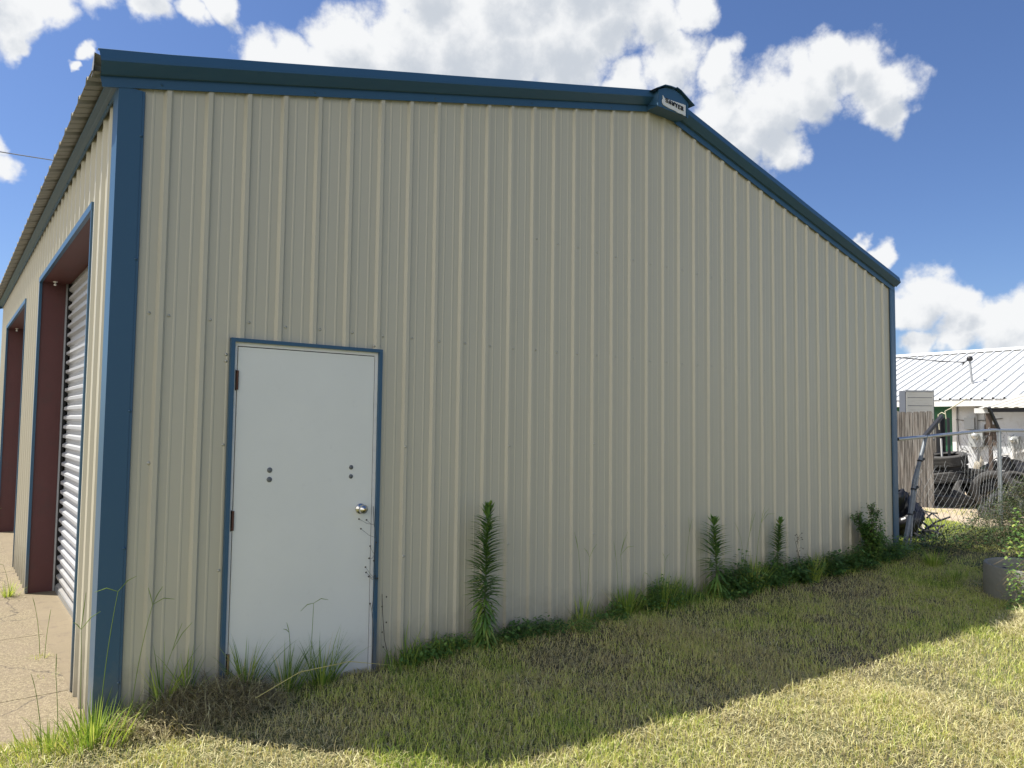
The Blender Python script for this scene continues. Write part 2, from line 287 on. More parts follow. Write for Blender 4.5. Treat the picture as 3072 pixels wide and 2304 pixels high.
class MB:
    """collects faces for ONE mesh; coordinates may be given in world space and re-based on the parent"""
    def __init__(s): s.v = []; s.f = []; s.m = []; s.t = []; s.mi = 0; s.sm = []; s.smooth = False
    def face(s, pts, tone=.5):
        b = len(s.v); s.v += [tuple(p) for p in pts]; s.t += [tone]*len(pts)
        s.f.append(tuple(range(b, b+len(pts)))); s.m.append(s.mi); s.sm.append(s.smooth)
    def grid(s, rows, tone=.5, closed=False):
        """rows: list of equal length point lists, shared verts"""
        b = len(s.v); n = len(rows[0])
        for rw in rows: s.v += [tuple(p) for p in rw]; s.t += [tone]*n
        for i in range(len(rows)-1):
            for j in range(n if closed else n-1):
                k = (j+1) % n
                s.f.append((b+i*n+j, b+i*n+k, b+(i+1)*n+k, b+(i+1)*n+j)); s.m.append(s.mi); s.sm.append(s.smooth)
    def box(s, x0, y0, z0, x1, y1, z1, tone=.5, bev=0.):
        if x0 > x1: x0, x1 = x1, x0
        if y0 > y1: y0, y1 = y1, y0
        if z0 > z1: z0, z1 = z1, z0
        P = [(x0, y0, z0), (x1, y0, z0), (x1, y1, z0), (x0, y1, z0), (x0, y0, z1), (x1, y0, z1), (x1, y1, z1), (x0, y1, z1)]
        b = len(s.v); s.v += P; s.t += [tone]*8
        for q in ((0, 3, 2, 1), (4, 5, 6, 7), (0, 1, 5, 4), (1, 2, 6, 5), (2, 3, 7, 6), (3, 0, 4, 7)):
            s.f.append(tuple(b+i for i in q)); s.m.append(s.mi); s.sm.append(False)
    def bar(s, a, b_, w, h=None, tone=.5, up=(0, 0, 1)):
        """rectangular bar between two points"""
        a, b_ = Vector(a), Vector(b_); h = h or w; d = (b_-a).normalized()
        x = d.cross(Vector(up));
        if x.length < 1e-3: x = d.cross(Vector((0, 1, 0)))
        x.normalize(); y = x.cross(d)
        ring = [x*w/2+y*h/2, -x*w/2+y*h/2, -x*w/2-y*h/2, x*w/2-y*h/2]
        A = [a+q for q in ring]; B = [b_+q for q in ring]
        sm = s.smooth; s.smooth = False
        s.grid([A, B], tone, True); s.face(A[::-1], tone); s.face(B, tone); s.smooth = sm
    def tube(s, pts, r, n=8, tone=.5, cap=True):
        pts = [Vector(p) for p in pts]; rs = r if isinstance(r, (list, tuple)) else [r]*len(pts)
        rows = []; prev = None
        for i, p in enumerate(pts):
            d = (pts[min(i+1, len(pts)-1)]-pts[max(i-1, 0)])
            if d.length < 1e-9: d = Vector((0, 0, 1))
            d.normalize()
            if prev is None:
                x = d.cross(Vector((0, 0, 1)))
                if x.length < .1: x = d.cross(Vector((0, 1, 0)))
            else: x = prev-d*prev.dot(d)
            x.normalize(); prev = x; y = d.cross(x)
            rows.append([p+(x*math.cos(2*math.pi*k/n)+y*math.sin(2*math.pi*k/n))*rs[i] for k in range(n)])
        sm = s.smooth; s.smooth = True; s.grid(rows, tone, True); s.smooth = sm
        if cap: s.face(rows[0][::-1], tone); s.face(rows[-1], tone)
    def lathe(s, prof, c=(0, 0, 0), axis=(0, 0, 1), n=24, tone=.5):
        a = Vector(axis).normalized(); x = a.orthogonal().normalized(); y = a.cross(x); c = Vector(c)
        rows = [[c+a*h+(x*math.cos(2*math.pi*k/n)+y*math.sin(2*math.pi*k/n))*r_ for k in range(n)] for r_, h in prof]
        sm = s.smooth; s.smooth = True; s.grid(rows, tone, True); s.smooth = sm
    def leaf(s, p, d, L, w, droop=.3, tone=.5, up=None, seg=2):
        """narrow folded leaf: strip starting at p heading d"""
        p = Vector(p); d = Vector(d).normalized(); upv = Vector(up) if up else Vector((0, 0, 1))
        side = d.cross(upv)
        if side.length < .05: side = d.cross(Vector((1, .3, 0)))
        side.normalize(); b = len(s.v); cur = p.copy(); dirv = d.copy()
        ws = [.35, 1., .75, 0.] if seg == 3 else ([.4, 1., 0.] if seg == 2 else [1., 0.])
        for i, wk in enumerate(ws):
            if wk: s.v += [tuple(cur-side*w*wk/2), tuple(cur+side*w*wk/2)]; s.t += [tone]*2
            else: s.v.append(tuple(cur)); s.t.append(tone)
            dirv = (dirv-Vector((0, 0, droop))).normalized(); cur = cur+dirv*(L/seg)
        for i in range(seg-1): s.f.append((b+2*i, b+2*i+1, b+2*i+3, b+2*i+2)); s.m.append(s.mi); s.sm.append(True)
        i = seg-1; s.f.append((b+2*i, b+2*i+1, b+2*i+2)); s.m.append(s.mi); s.sm.append(True)
    def build(s, name, mats, parent=None, loc=None, rel=True):
        me = bpy.data.meshes.new(name)
        off = Vector((0, 0, 0))
        if parent is not None:
            p = parent
            while p is not None: off += Vector(p.location); p = p.parent
        elif loc is not None: off = Vector(loc)
        V = np.array(s.v, dtype=float).reshape(-1, 3)
        if rel: V = V-np.array(off)
        me.from_pydata(V.tolist(), [], s.f)
        for mm in (mats if isinstance(mats, (list, tuple)) else [mats]): me.materials.append(MAT[mm])
        me.polygons.foreach_set('material_index', s.m); me.polygons.foreach_set('use_smooth', s.sm)
        at = me.attributes.new('tone', 'FLOAT', 'POINT'); at.data.foreach_set('value', s.t)
        me.update(); o = bpy.data.objects.new(name, me); COL.objects.link(o)
        if parent is not None: o.parent = parent
        elif loc is not None: o.location = loc
        return o

def fast_mesh(name, V, tris, tone, mats, matidx=None):
    me = bpy.data.meshes.new(name); nv = len(V); nt = len(tris)
    me.vertices.add(nv); me.vertices.foreach_set('co', V.astype(np.float32).ravel())
    me.loops.add(nt*3); me.loops.foreach_set('vertex_index', tris.astype(np.int32).ravel())
    me.polygons.add(nt); me.polygons.foreach_set('loop_start', (np.arange(nt)*3).astype(np.int32))
    try: me.polygons.foreach_set('loop_total', np.full(nt, 3, dtype=np.int32))
    except Exception: pass
    for m in mats: me.materials.append(MAT[m])
    if matidx is not None: me.polygons.foreach_set('material_index', matidx.astype(np.int32))
    at = me.attributes.new('tone', 'FLOAT', 'POINT'); at.data.foreach_set('value', tone.astype(np.float32))
    me.update(calc_edges=True)
    o = bpy.data.objects.new(name, me); COL.objects.link(o); return o

# ------------------------------------------------------------------ terrain
_lat = np.random.default_rng(5).random((256, 256))
def vnoise(x, y, s):
    x = np.asarray(x)*s+71.3; y = np.asarray(y)*s+33.7
    xi = np.floor(x).astype(int); yi = np.floor(y).astype(int); fx = x-xi; fy = y-yi
    fx = fx*fx*(3-2*fx); fy = fy*fy*(3-2*fy); g = lambda a, b: _lat[a % 256, b % 256]
    return (g(xi, yi)*(1-fx)+g(xi+1, yi)*fx)*(1-fy)+(g(xi, yi+1)*(1-fx)+g(xi+1, yi+1)*fx)*fy
def ss(a, b, x): t = np.clip((x-a)/(b-a), 0, 1); return t*t*(3-2*t)
def hz(x, y):
    x = np.asarray(x, float); y = np.asarray(y, float)
    h = .03+.05*(vnoise(x, y, .9)-.5)+.03*(vnoise(x, y, 2.7)-.5)+.015*(vnoise(x, y, 8)-.5)
    h = h+.05*np.exp(-((y+.12)/.22)**2)*(ss(.0, .3, x)*(1-ss(.75, 1.0, x))+ss(1.7, 2.2, x))*(1-ss(9.2, 9.6, x))*(.5+vnoise(x, y, 1.5))   # litter berm by the wall
    h = h+.06*np.exp(-(((x-.55)/.35)**2+((y+.13)/.16)**2))                                        # straw heap left of the door
    h = h+.07*np.exp(-(((x-6.6)/.55)**2+((y+2.5)/.35)**2))                                       # mound in the sun
    h = h+.04*np.exp(-(((x-3.6)/.7)**2+((y+2.5)/.4)**2))
    slab = ss(-.02, .14, y)*(1-ss(8.9, 9.2, x))
    h = h*(1-slab)+(-.03)*slab
    far = ss(9.5, 12, x)*ss(-1, .5, y); h = h*(1-far)+.0*far
    far2 = ss(14, 30, np.hypot(x-3, y)); return h*(1-far2)
def axis(lo, hi, d, far):
    a = list(np.arange(lo, hi, d)); st = d; v = hi
    up = []
    while v < far: up.append(v); st *= 1.35; v += st
    dn = []; st = d; v = lo-d
    while v > -far: dn.append(v); st *= 1.35; v -= st
    return np.array(dn[::-1]+a+up+[far])
gx = axis(-3, 15, .09, 600); gy = axis(-6.5, 4, .09, 600)
X, Y = np.meshgrid(gx, gy, indexing='ij'); Z = hz(X, Y)
V = np.stack([X, Y, Z], -1).reshape(-1, 3); nx, ny = X.shape
I = (np.arange(nx-1)[:, None]*ny+np.arange(ny-1)[None]).ravel()
T = np.concatenate([np.stack([I, I+ny, I+ny+1], 1), np.stack([I, I+ny+1, I+1], 1)])
g = fast_mesh('ground', V, T, np.zeros(len(V)), ['lawn_soil']); tag(g, kind='structure')
g.data.polygons.foreach_set('use_smooth', [True]*len(g.data.polygons))

# concrete apron and the sill strips inside the two openings
mb = MB(); ys = [.13, .9, 2.4, 3.9, 5.4, 6.9, 8.4, 9.9, 11.5, 15]; xs = [-.020, -1.5, -3., -4.5, -6, -9, -12]
for i in range(len(xs)-1):
    for j in range(len(ys)-1):
        mb.box(xs[i+1]+.005, ys[j]+(.004 if j else 0), -.12, xs[i]-(.004 if i else .0015), ys[j+1]-.005, 0.0)
a = mb.build('concrete_apron', 'aggregate_concrete'); tag(a, kind='structure')
mb = MB(); mb.box(-.021, .14, -.12, .6, 10.3, -.004)
a = mb.build('door_sill_slab', 'smooth_concrete'); tag(a, kind='structure')
# sandy yard behind the fence
mb = MB(); nn = 60; rows = []
edge = []
for k in range(nn+1):
    y = -6+30*k/nn
    x0 = 13.55+.5*(float(vnoise(3., y, 1.7))-.5)+.25*(float(vnoise(9., y, 5))-.5)
    if y > 2.2: x0 -= (y-2.2)*.8
    rows.append([(max(x0, 9.6)+(26-max(x0, 9.6))*q, y, .022-.02*(q == 0)) for q in (0, .03, .5, 1)])
mb.grid(rows); a = mb.build('sandy_yard', 'sand'); tag(a, kind='structure')

# ------------------------------------------------------------------ corrugated panel helpers
AG = [(-.027, 0), (-.012, .020), (.012, .020), (.027, 0)]
def profile(L0, L1, pitch, off, major=AG, minors=(1/3, 2/3), mh=.0026, breaks=()):
    P = []
    k0 = int((L0-off)/pitch)-2; k1 = int((L1-off)/pitch)+2
    for k in range(k0, k1+1):
        c = off+k*pitch
        P += [(c+s, h) for s, h in major]
        for mfr in minors:
            cc = c+mfr*pitch; P += [(cc-.009, 0), (cc-.004, mh), (cc+.004, mh), (cc+.009, 0)]
    P.sort()
    sx = np.array([p[0] for p in P]); hx = np.array([p[1] for p in P])
    for b in [L0, L1]+list(breaks):
        P.append((b-1e-4 if b in breaks else b, float(np.interp(b, sx, hx))))
        if b in breaks: P.append((b+1e-4, float(np.interp(b, sx, hx))))
    P = [p for p in sorted(P) if L0 <= p[0] <= L1]
    return P
def panel_wall(mb, P, fmap, zlo, zhi, openings=(), nz=1):
    for (s0, h0), (s1, h1) in zip(P[:-1], P[1:]):
        if s1-s0 < 1e-6: continue
        sm = (s0+s1)/2; lo0 = zlo(s0); lo1 = zlo(s1)
        segs = [(lo0, zhi(s0), lo1, zhi(s1))]
        for a, b, zt in openings:
            if a < sm < b: segs = [(zt, zhi(s0), zt, zhi(s1))]
        for a0, b0, a1, b1 in segs:
            mb.face([fmap(s0, h0, a0), fmap(s1, h1, a1), fmap(s1, h1, b1), fmap(s0, h0, b0)])
def screw(mb, p, n, r_=.0075, mi=1):
    """hex-washer screw head on a surface with outward normal n"""
    old = mb.mi; mb.mi = mi; n = Vector(n)
    mb.lathe([(r_*1.25, 0), (r_*1.25, .0015), (r_*.75, .002), (r_*.7, .006), (.0005, .0065)], p, n, 7)
    mb.mi = old

# ------------------------------------------------------------------ main building
P_ = .2286; WX = 9.185; RX = 4.5; LEN = 10.35
def skirt(x): return 3.545+.248*(x+.03) if x <= RX else 3.545+.248*(RX+.03)-.2415*(x-RX)
def roofz(x): return 3.63+.25*x if x <= RX else 3.63+.25*RX-.2455*(x-RX)
bld = thing('metal_building', (4.6, 5, 0), 0, 'beige ribbed metal workshop with deep blue trim, white walk door and two tall openings', 'building')
# gable wall
DX0, DX1, DZ = .628, 1.622, 2.195
mb = MB(); P = profile(.0, WX, P_, 0, breaks=(DX0, DX1))
panel_wall(mb, P, lambda s, h, z: (s, -h, z), lambda s: -.02, lambda s: skirt(s)+.03, [(DX0, DX1, DZ)])
pos = [x for x in np.arange(1, 40)]
zr2 = 1.70+.6036; zr3 = 1.70+1.5063; zr4 = 1.70-.157; zr5 = 1.70-.9177
for k in range(0, 40):
    x = k*P_+P_+.045
    if x > WX-.1: break
    screw(mb, (x, 0, zr2+random.uniform(-.006, .006)), (0, -1, 0))
    if k > 11 and k < 27: screw(mb, (x, 0, zr3+random.uniform(-.006, .006)), (0, -1, 0))
for k in range(7, 39, 4):
    for zz in (zr4, zr5): screw(mb, ((k+1)*P_, -.019, zz+random.uniform(-.008, .008)), (0, -1, 0), .008)
screw(mb, (.235, 0, zr2), (0, -1, 0)); screw(mb, (.17, 0, zr2+.003), (0, -1, 0)); screw(mb, (.20, 0, 1.46), (0, -1, 0), .01)
for zz in (2.1, 2.06, 1.56, .82): screw(mb, (.60, -.003, zz), (0, -1, 0), .007)
screw(mb, (1.575, -.01, 2.225), (0, -1, 0)); screw(mb, (1.615, -.01, 2.228), (0, -1, 0))
mb.build('gable_wall', ['beige_panel', 'screw_metal'], bld)
# side wall with two openings
OP = [(.87, 4.10), (5.72, 8.95)]; OZ = 3.075
mb = MB(); P = profile(0.0, LEN, P_, .09, breaks=(OP[0][0], OP[0][1], OP[1][0], OP[1][1]))
panel_wall(mb, P, lambda s, h, z: (-h, s, z), lambda s: -.01, lambda s: 3.60, [(a, b, OZ) for a, b in OP])
for k in range(46):
    y = .09+k*P_+.045
    for zz in (2.30, 1.0):
        if not any(a-.05 < y < b+.05 for a, b in OP): screw(mb, (0, y, zz), (-1, 0, 0))
mb.build('side_wall', ['beige_panel', 'screw_metal'], bld)
# far walls
mb = MB(); P = profile(0., LEN, P_, .1); panel_wall(mb, P, lambda s, h, z: (WX+h, s, z), lambda s: -.05, lambda s: 3.50)
mb.build('rear_side_wall', 'beige_panel', bld)
mb = MB(); P = profile(0., WX, P_, 0); panel_wall(mb, P, lambda s, h, z: (s, LEN+h, z), lambda s: -.05, lambda s: skirt(s)+.03)
mb.build('far_gable_wall', 'beige_panel', bld)
# roof sheets (12 inch ribs)
RP = [(-.035, 0), (-.016, .030), (.016, .030), (.035, 0)]
mb = MB(); P = profile(-.055, LEN+.1, .3048, .13, RP, (1/3, 2/3), .006)
XL = -.172; XR = WX+.02
for (s0, h0), (s1, h1) in zip(P[:-1], P[1:]):
    for xa, xb in ((XL, RX), (RX, XR)):
        mb.face([(xa, s0, roofz(xa)+h0), (xb, s0, roofz(xb)+h0), (xb, s1, roofz(xb)+h1), (xa, s1, roofz(xa)+h1)])
mb.build('roof', 'beige_panel', bld)
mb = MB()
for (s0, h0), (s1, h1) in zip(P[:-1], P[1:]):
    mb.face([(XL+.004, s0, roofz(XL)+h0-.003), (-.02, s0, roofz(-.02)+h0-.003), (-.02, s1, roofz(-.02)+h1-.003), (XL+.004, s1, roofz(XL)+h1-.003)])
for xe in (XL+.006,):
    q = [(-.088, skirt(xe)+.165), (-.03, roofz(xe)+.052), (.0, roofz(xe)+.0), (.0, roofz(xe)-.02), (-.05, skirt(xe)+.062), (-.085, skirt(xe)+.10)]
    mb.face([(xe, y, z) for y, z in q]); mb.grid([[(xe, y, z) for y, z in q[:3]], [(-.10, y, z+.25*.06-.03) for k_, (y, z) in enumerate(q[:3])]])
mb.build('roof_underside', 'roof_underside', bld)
mb = MB()
mb.grid([[(RX-.22, y, roofz(RX-.22)+.034), (RX, y, roofz(RX)+.045), (RX+.22, y, roofz(RX+.22)+.034)] for y in (-.1, LEN+.1)])
mb.build('ridge_flashing', 'blue_trim', bld)
# rake trims (sculptured profile) front and back
prof = [(-.0195, .0), (-.0280, .0), (-.0280, .062), (-.034, .068), (-.040, .068), (-.048, .060), (-.108, .112), (-.106, .128), (-.092, .180), (-.080, .186), (-.05, .184)]
def rake(x0, x1, yo=0., sgn=1, cap0=False, cap1=False, mbx=None):
    rows = []
    n = 14
    for i in range(n+1):
        x = x0+(x1-x0)*i/n
        wob = .0015*math.sin(x*5.1)
        rows.append([(x+(-.18*dz if (i == 0 and x0 < 0) else 0), yo+sgn*(y-wob*(1 if y < -.05 else 0)), skirt(x)+dz) for y, dz in prof])
    mbx.grid(rows)
    if cap1:
        e = rows[-1]; mbx.face([e[k] for k in range(3, len(e))]+[(e[-1][0], yo, e[-1][2]-.02), (e[-1][0], yo, e[3][2])])
for nm, a, b, yo, sg in (('rake_trim', -.115, 4.33, 0, 1), ('rake_trim', 4.70, 9.21, 0, 1), ('rake_trim', -.115, 4.5, LEN, -1), ('rake_trim', 4.5, 9.23, LEN, -1)):
    mb = MB(); rake(a, b, yo, sg, cap1=(b > 9), mbx=mb)
    k = 0
    if sg == 1:
        x = a+.3
        while x < b: screw(mb, (x, -.0280, skirt(x)+.024), (0, -1, 0), .006, 0); x += P_*4
    mb.build(nm, ['blue_trim'], bld)
# skirt piece under the peak box
mb = MB(); PS = [(4.30, 4.630), (4.50, 4.652), (4.74, 4.652)]
mb.grid([[(x, -.0310, z), (x, -.0310, z+.045)] for x, z in PS])
mb.grid([[(x, -.0310, z+.045), (x, -.162, 4.631)] for x, z in PS])
mb.build('peak_skirt', 'blue_trim', bld)
# peak box with its small roof and the worn maker plate
pk = MB(); F = [(4.300, 4.630), (4.750, 4.630), (4.768, 4.758), (4.753, 4.796), (4.578, 4.853), (4.478, 4.856), (4.348, 4.813), (4.273, 4.770)]
F = [(4.306, 4.628), (4.733, 4.632), (4.738, 4.770), (4.638, 4.823), (4.528, 4.848), (4.418, 4.833), (4.314, 4.783)]
yf = -.165
fr = [(x, yf, z) for x, z in F]; bk = [(x, -.02, z) for x, z in F]
pk.face(fr); pk.grid([fr, bk], closed=True)
# raised lip at the sides
for q in (0, 1):
    x = 4.306 if q == 0 else 4.733; w = .02 if q == 0 else -.02
    pk.face([(x, yf-.004, 4.623), (x+w, yf-.004, 4.623), (x+w, yf-.004, 4.783-.012*q), (x, yf-.004, 4.778-.012*q)])
box = pk.build('peak_box', 'blue_trim', bld)
cp_ = MB(); T = [(4.263, 4.770), (4.378, 4.833), (4.458, 4.845), (4.528, 4.848), (4.548, 4.860), (4.608, 4.848), (4.678, 4.816), (4.803, 4.760)]
for (xa, za), (xb, zb) in zip(T[:-1], T[1:]):
    a0, a1 = -.19, .0
    cp_.face([(xa, a0, za), (xb, a0, zb), (xb, a1, zb), (xa, a1, za)])
    cp_.face([(xa, a0, za+.008), (xb, a0, zb+.008), (xb, a1, zb+.008), (xa, a1, za+.008)])
    cp_.face([(xa, a0, za), (xb, a0, zb), (xb, a0, zb+.008), (xa, a0, za+.008)])
cp_.build('peak_cap', 'blue_trim', box)
pl = MB(); Q = [(4.363, 4.738), (4.370, 4.716), (4.356, 4.693), (4.359, 4.670), (4.374, 4.654), (4.408, 4.648), (4.448, 4.644), (4.498, 4.644), (4.548, 4.642), (4.578, 4.635), (4.628, 4.638), (4.678, 4.634), (4.690, 4.637), (4.690, 4.740), (4.418, 4.724), (4.388, 4.720), (4.368, 4.742)]
ff = [(x, yf-.0065, z) for x, z in Q]; bb = [(x, yf-.001, z) for x, z in Q]
pl.face(ff); pl.grid([ff, bb], closed=True); plate = pl.build('maker_plate', 'sign_white', box)
LET = {'S': [(.9, 1, .1, 1), (.1, 1, .1, .55), (.1, .55, .9, .45), (.9, .45, .9, 0), (.9, 0, .1, 0), (.9, 1, .9, .8), (.1, 0, .1, .2)],
       'A': [(.15, 0, .5, 1), (.5, 1, .85, 0), (.3, .38, .7, .38), (0, 0, .35, 0), (.65, 0, 1, 0)],
       'W': [(.05, 1, .28, 0), (.28, 0, .5, .8), (.5, .8, .72, 0), (.72, 0, .95, 1), (-.08, 1, .2, 1), (.8, 1, 1.08, 1)],
       'Y': [(.1, 1, .5, .5), (.9, 1, .5, .5), (.5, .5, .5, 0), (.3, 0, .7, 0), (0, 1, .25, 1), (.75, 1, 1, 1)],
       'E': [(.2, 0, .2, 1), (.05, 1, .9, 1), (.05, 0, .9, 0), (.2, .52, .7, .52), (.9, 1, .9, .8), (.9, 0, .9, .22)],
       'R': [(.2, 0, .2, 1), (.05, 1, .75, 1), (.8, .95, .8, .6), (.75, .52, .2, .52), (.5, .52, .88, 0), (.05, 0, .38, 0), (.75, 0, 1, 0)]}
lt = MB(); x = 4.400
for i, ch in enumerate('SAWYER'):
    w = .034 if ch != 'W' else .040; zb = 4.689-.003*i; hgt = .034
    for (a, b, c, d) in LET[ch]:
        horiz = abs(b-d) < .15
        lt.bar((x+a*w, yf-.0095, zb+b*hgt), (x+c*w, yf-.0095, zb+d*hgt), .004 if horiz else .0085, .0085 if not horiz else .0075, up=(0, 1, 0))
    x += w+.0085
lt.build('lettering', 'sign_black', plate)
# corner trims
def corner(x0, x1, ys, side_x, side_y0, side_y1, zt, name='corner_trim', s=1):
    mb = MB()
    mb.grid([[(x0, ys, z), (x0+(x1-x0)*.86, ys, z), (x0+(x1-x0)*.87, ys+.003, z), (x1-.006, ys+.003, z), (x1, ys+.018, z)] for z in (-.02, zt)])
    mb.grid([[(side_x, side_y0, z), (side_x, side_y1, z), (side_x+s*.02, side_y1+.004, z)] for z in (-.02, zt)])
    for zz in (3.3, 2.6, 1.75, 1.0, .28): screw(mb, (x1-.018, ys, zz), (0, -1, 0), .007, 0)
    mb.build(name, ['blue_trim'], bld)
corner(-.033, .106, -.0245, -.033, -.0245, .135, 3.56)
corner(9.222, 9.092, -.0245, 9.222, -.0245, .10, 3.56, s=-1)
# eave trim under the overhanging sheets
mb = MB(); EP = [(-.021, 3.565), (-.030, 3.562), (-.034, 3.580), (-.058, 3.590), (-.062, 3.594), (-.085, 3.580), (-.088, 3.588)]
EP = [(-.021, 3.55), (-.030, 3.548), (-.032, 3.566), (-.050, 3.570), (-.055, 3.573), (-.082, 3.577), (-.086, 3.584), (-.020, 3.592)]
mb.grid([[(x, y, z) for x, z in EP] for y in (-.02, LEN)])
for y in np.arange(.3, LEN, P_*4): screw(mb, (-.031, y, 3.557), (-1, 0, 0), .006, 0)
mb.build('eave_trim', ['blue_trim'], bld)
# opening trims + jambs + header + roll up curtains
for a, b in OP:
    d = thing('roll_up_door', ((0-4.6), a-5, 0)); del_ = None
    d.parent = bld
    base = lambda m_, nm, mt: m_.build(nm, mt, d)
    m1 = MB(); m1.box(-.024, a-.012, -.0, .0, a+.012, OZ+.035); base(m1, 'opening_trim', 'blue_trim')
    m1 = MB(); m1.box(-.024, b-.012, .0, .0, b+.03, OZ+.035); base(m1, 'opening_trim', 'blue_trim')
    m1 = MB(); m1.box(-.026, a-.014, OZ-.012, .0, b+.03, OZ+.037); base(m1, 'opening_trim', 'blue_trim')
    for yy, sg in ((a, -1), (b, 1)):
        m1 = MB(); m1.box(.001, yy+sg*.001, -.004, .205, yy+sg*.06, OZ+.06); base(m1, 'steel_jamb', 'red_oxide')
        m1 = MB(); m1.box(.206, yy-sg*.012, -.004, .222, yy+sg*.06, OZ+.1)
        m1.mi = 1; m1.box(.226, yy-sg*.03, -.004, .245, yy+sg*.06, OZ+.1); base(m1, 'guide_rail', ['galvanized', 'dark_gap'])
    m1 = MB(); m1.box(.001, a, OZ-.002, .24, b, OZ+.10); base(m1, 'steel_header', 'red_oxide')
    m1 = MB(); rows = []
    z = .0; n = 34; p_ = (OZ+.08)/n
    for k in range(n):
        for fz, hx in ((0, 0), (.18, 0), (.36, .022), (.64, .022), (.82, 0)):
            z = k*p_+fz*p_; rows.append([(.262-hx*1.4, yy, z) for yy in (a+.018, (a+b)/2, b-.018)])
    m1.grid(rows); cur = base(m1, 'curtain', 'white_curtain')
    m1 = MB(); m1.box(.225, a+.02, -.003, .258, b-.02, .05); m1.build('bottom_bar', 'galvanized', d)
    m1 = MB(); m1.lathe([(.02, 0), (.02, -.008), (.007, -.010), (.007, -.022), (.014, -.028), (.012, -.040), (.001, -.044)], (.1, b-.10, OZ-.002), (0, 0, 1), 12)
    base(m1, 'lamp_holder', 'white_paint')
# dark floor slab inside, so gaps read dark
mb = MB(); mb.box(.61, .05, -.12, WX-.05, LEN-.05, -.006); mb.build('floor_slab', 'smooth_concrete', bld)
# ------------------------------------------------------------------ walk door (part of the building)
dr = thing('walk_door', (1.12-4.6, 0-5, 0)); dr.parent = bld
fr = MB(); T0, T1, TZ = .620, 1.632, 2.203
fr.box(T0, -.031, .0, T0+.024, .01, TZ); fr.box(T1-.024, -.031, .0, T1, .01, TZ); fr.box(T0+.024, -.031, TZ-.022, T1-.024, .01, TZ)
fr.build('door_trim', 'blue_trim', dr)
fr = MB(); fr.box(.644, -.008, .0, .664, .05, 2.181); fr.box(1.585, -.008, .0, 1.608, .05, 2.181); fr.box(.664, -.007, 2.158, 1.585, .05, 2.181)
fr.build('steel_frame', 'white_paint', dr)
fr = MB(); fr.box(.66, .004, .0, 1.59, .012, 2.17); fr.build('dark_gap_strip', 'dark_gap', dr)
sl = MB(); sl.box(.669, -.010, .045, 1.580, .003, 2.152); slab = sl.build('door_panel', 'door_paint', dr)
for zz, mt in ((1.949, 'hinge_rust'), (1.107, 'hinge_rust'), (.266, 'hinge_brass')):
    h = MB(); h.tube([(.6665, -.017, zz-.058), (.6665, -.017, zz+.058)], .0072, 10)
    for q in (-.024, .024): h.tube([(.6665, -.017, zz+q-.001), (.6665, -.017, zz+q+.001)], .0078, 10)
    h.mi = 1; h.box(.656, -.012, zz-.062, .661, -.0085, zz+.062)
    h.build('hinge', [mt, 'dark_gap'], dr)
kb = MB(); c = (1.500, -.010, 1.128)
kb.lathe([(.0005, .0), (.036, 0), (.036, .005), (.030, .011), (.018, .015), (.017, .022), (.026, .029), (.0310, .040), (.0310, .050), (.023, .060), (.010, .0695)], c, (0, -1, 0), 28)
kb.mi = 1; kb.lathe([(.010, .0695), (.010, .071), (.0005, .071)], c, (0, -1, 0), 16)
kb.mi = 2; kb.box(c[0]-.0012, c[1]-.0722, c[2]-.005, c[0]+.0012, c[1]-.0712, c[2]+.005)
kb.build('door_knob', ['chrome', 'brass', 'dark_gap'], dr)
for x, z, q in ((.881, 1.402, 0), (.881, 1.344, 0), (1.426, 1.405, 1), (1.426, 1.345, 0)):
    b = MB(); rr = .0165 if x < 1 else .0145
    b.lathe([(rr, 0), (rr, .003), (rr*.8, .0055), (rr*.3, .0062), (.0004, .0062)], (x, -.010, z), (0, -1, 0), 20)
    if q: b.lathe([(rr*.45, .006), (rr*.45, .010), (rr*.2, .010), (rr*.2, .007), (.0004, .007)], (x, -.010, z), (0, -1, 0), 12)
    b.build('bolt_head', 'washer', dr)
sl = MB(); sl.box(.66, -.03, .0, 1.59, .0, .038); sl.build('threshold', 'galvanized', dr)

# ------------------------------------------------------------------ neighbour building (runs along y at x = 21)
nb = thing('white_roof_building', (21, 3, 0), 0, 'long white block building with a ribbed white metal roof behind the tyre yard', 'building')
NX0, NXE, NXR, NY0, NY1 = 21.0, 20.55, 25.6, -9., 12.
mb = MB(); mb.box(NX0, NY0, 0, NX0+.2, 3.70, 2.62); mb.box(NX0+.2, NY0, 0, 30.4, NY0+.2, 2.5); mb.box(NX0+.2, NY1-.2, 0, 30.4, NY1, 2.5); mb.box(30.2, NY0+.2, 0, 30.4, NY1-.2, 2.5)
mb.build('block_wall', 'block_wall', nb)
mb = MB(); mb.box(NX0+.003, 3.80, 0, NX0+.2, NY1, 2.62); mb.build('green_wall', 'green_paint', nb)
mb = MB(); mb.box(NX0-.04, 3.70, 0, NX0+.2, 3.80, 2.60); mb.build('corner_board', 'white_paint', nb)
mb = MB(); P = profile(NY0-.2, NY1+.2, .254*1.0, .13, [(-.028, 0), (-.014, .042), (.014, .042), (.028, 0)], (1/3, 2/3), .005)
zr = lambda x: 2.515+.345*(x-NXE) if x < NXR else 2.515+.345*(NXR-NXE)-.345*(x-NXR)
for (s0, h0), (s1, h1) in zip(P[:-1], P[1:]):
    for xa, xb in ((NXE, NXR), (NXR, 30.7)):
        mb.face([(xa, s0, zr(xa)+h0), (xb, s0, zr(xb)+h0), (xb, s1, zr(xb)+h1), (xa, s1, zr(xa)+h1)])
mb.build('metal_roof', 'white_roof_panel', nb)
mb = MB()
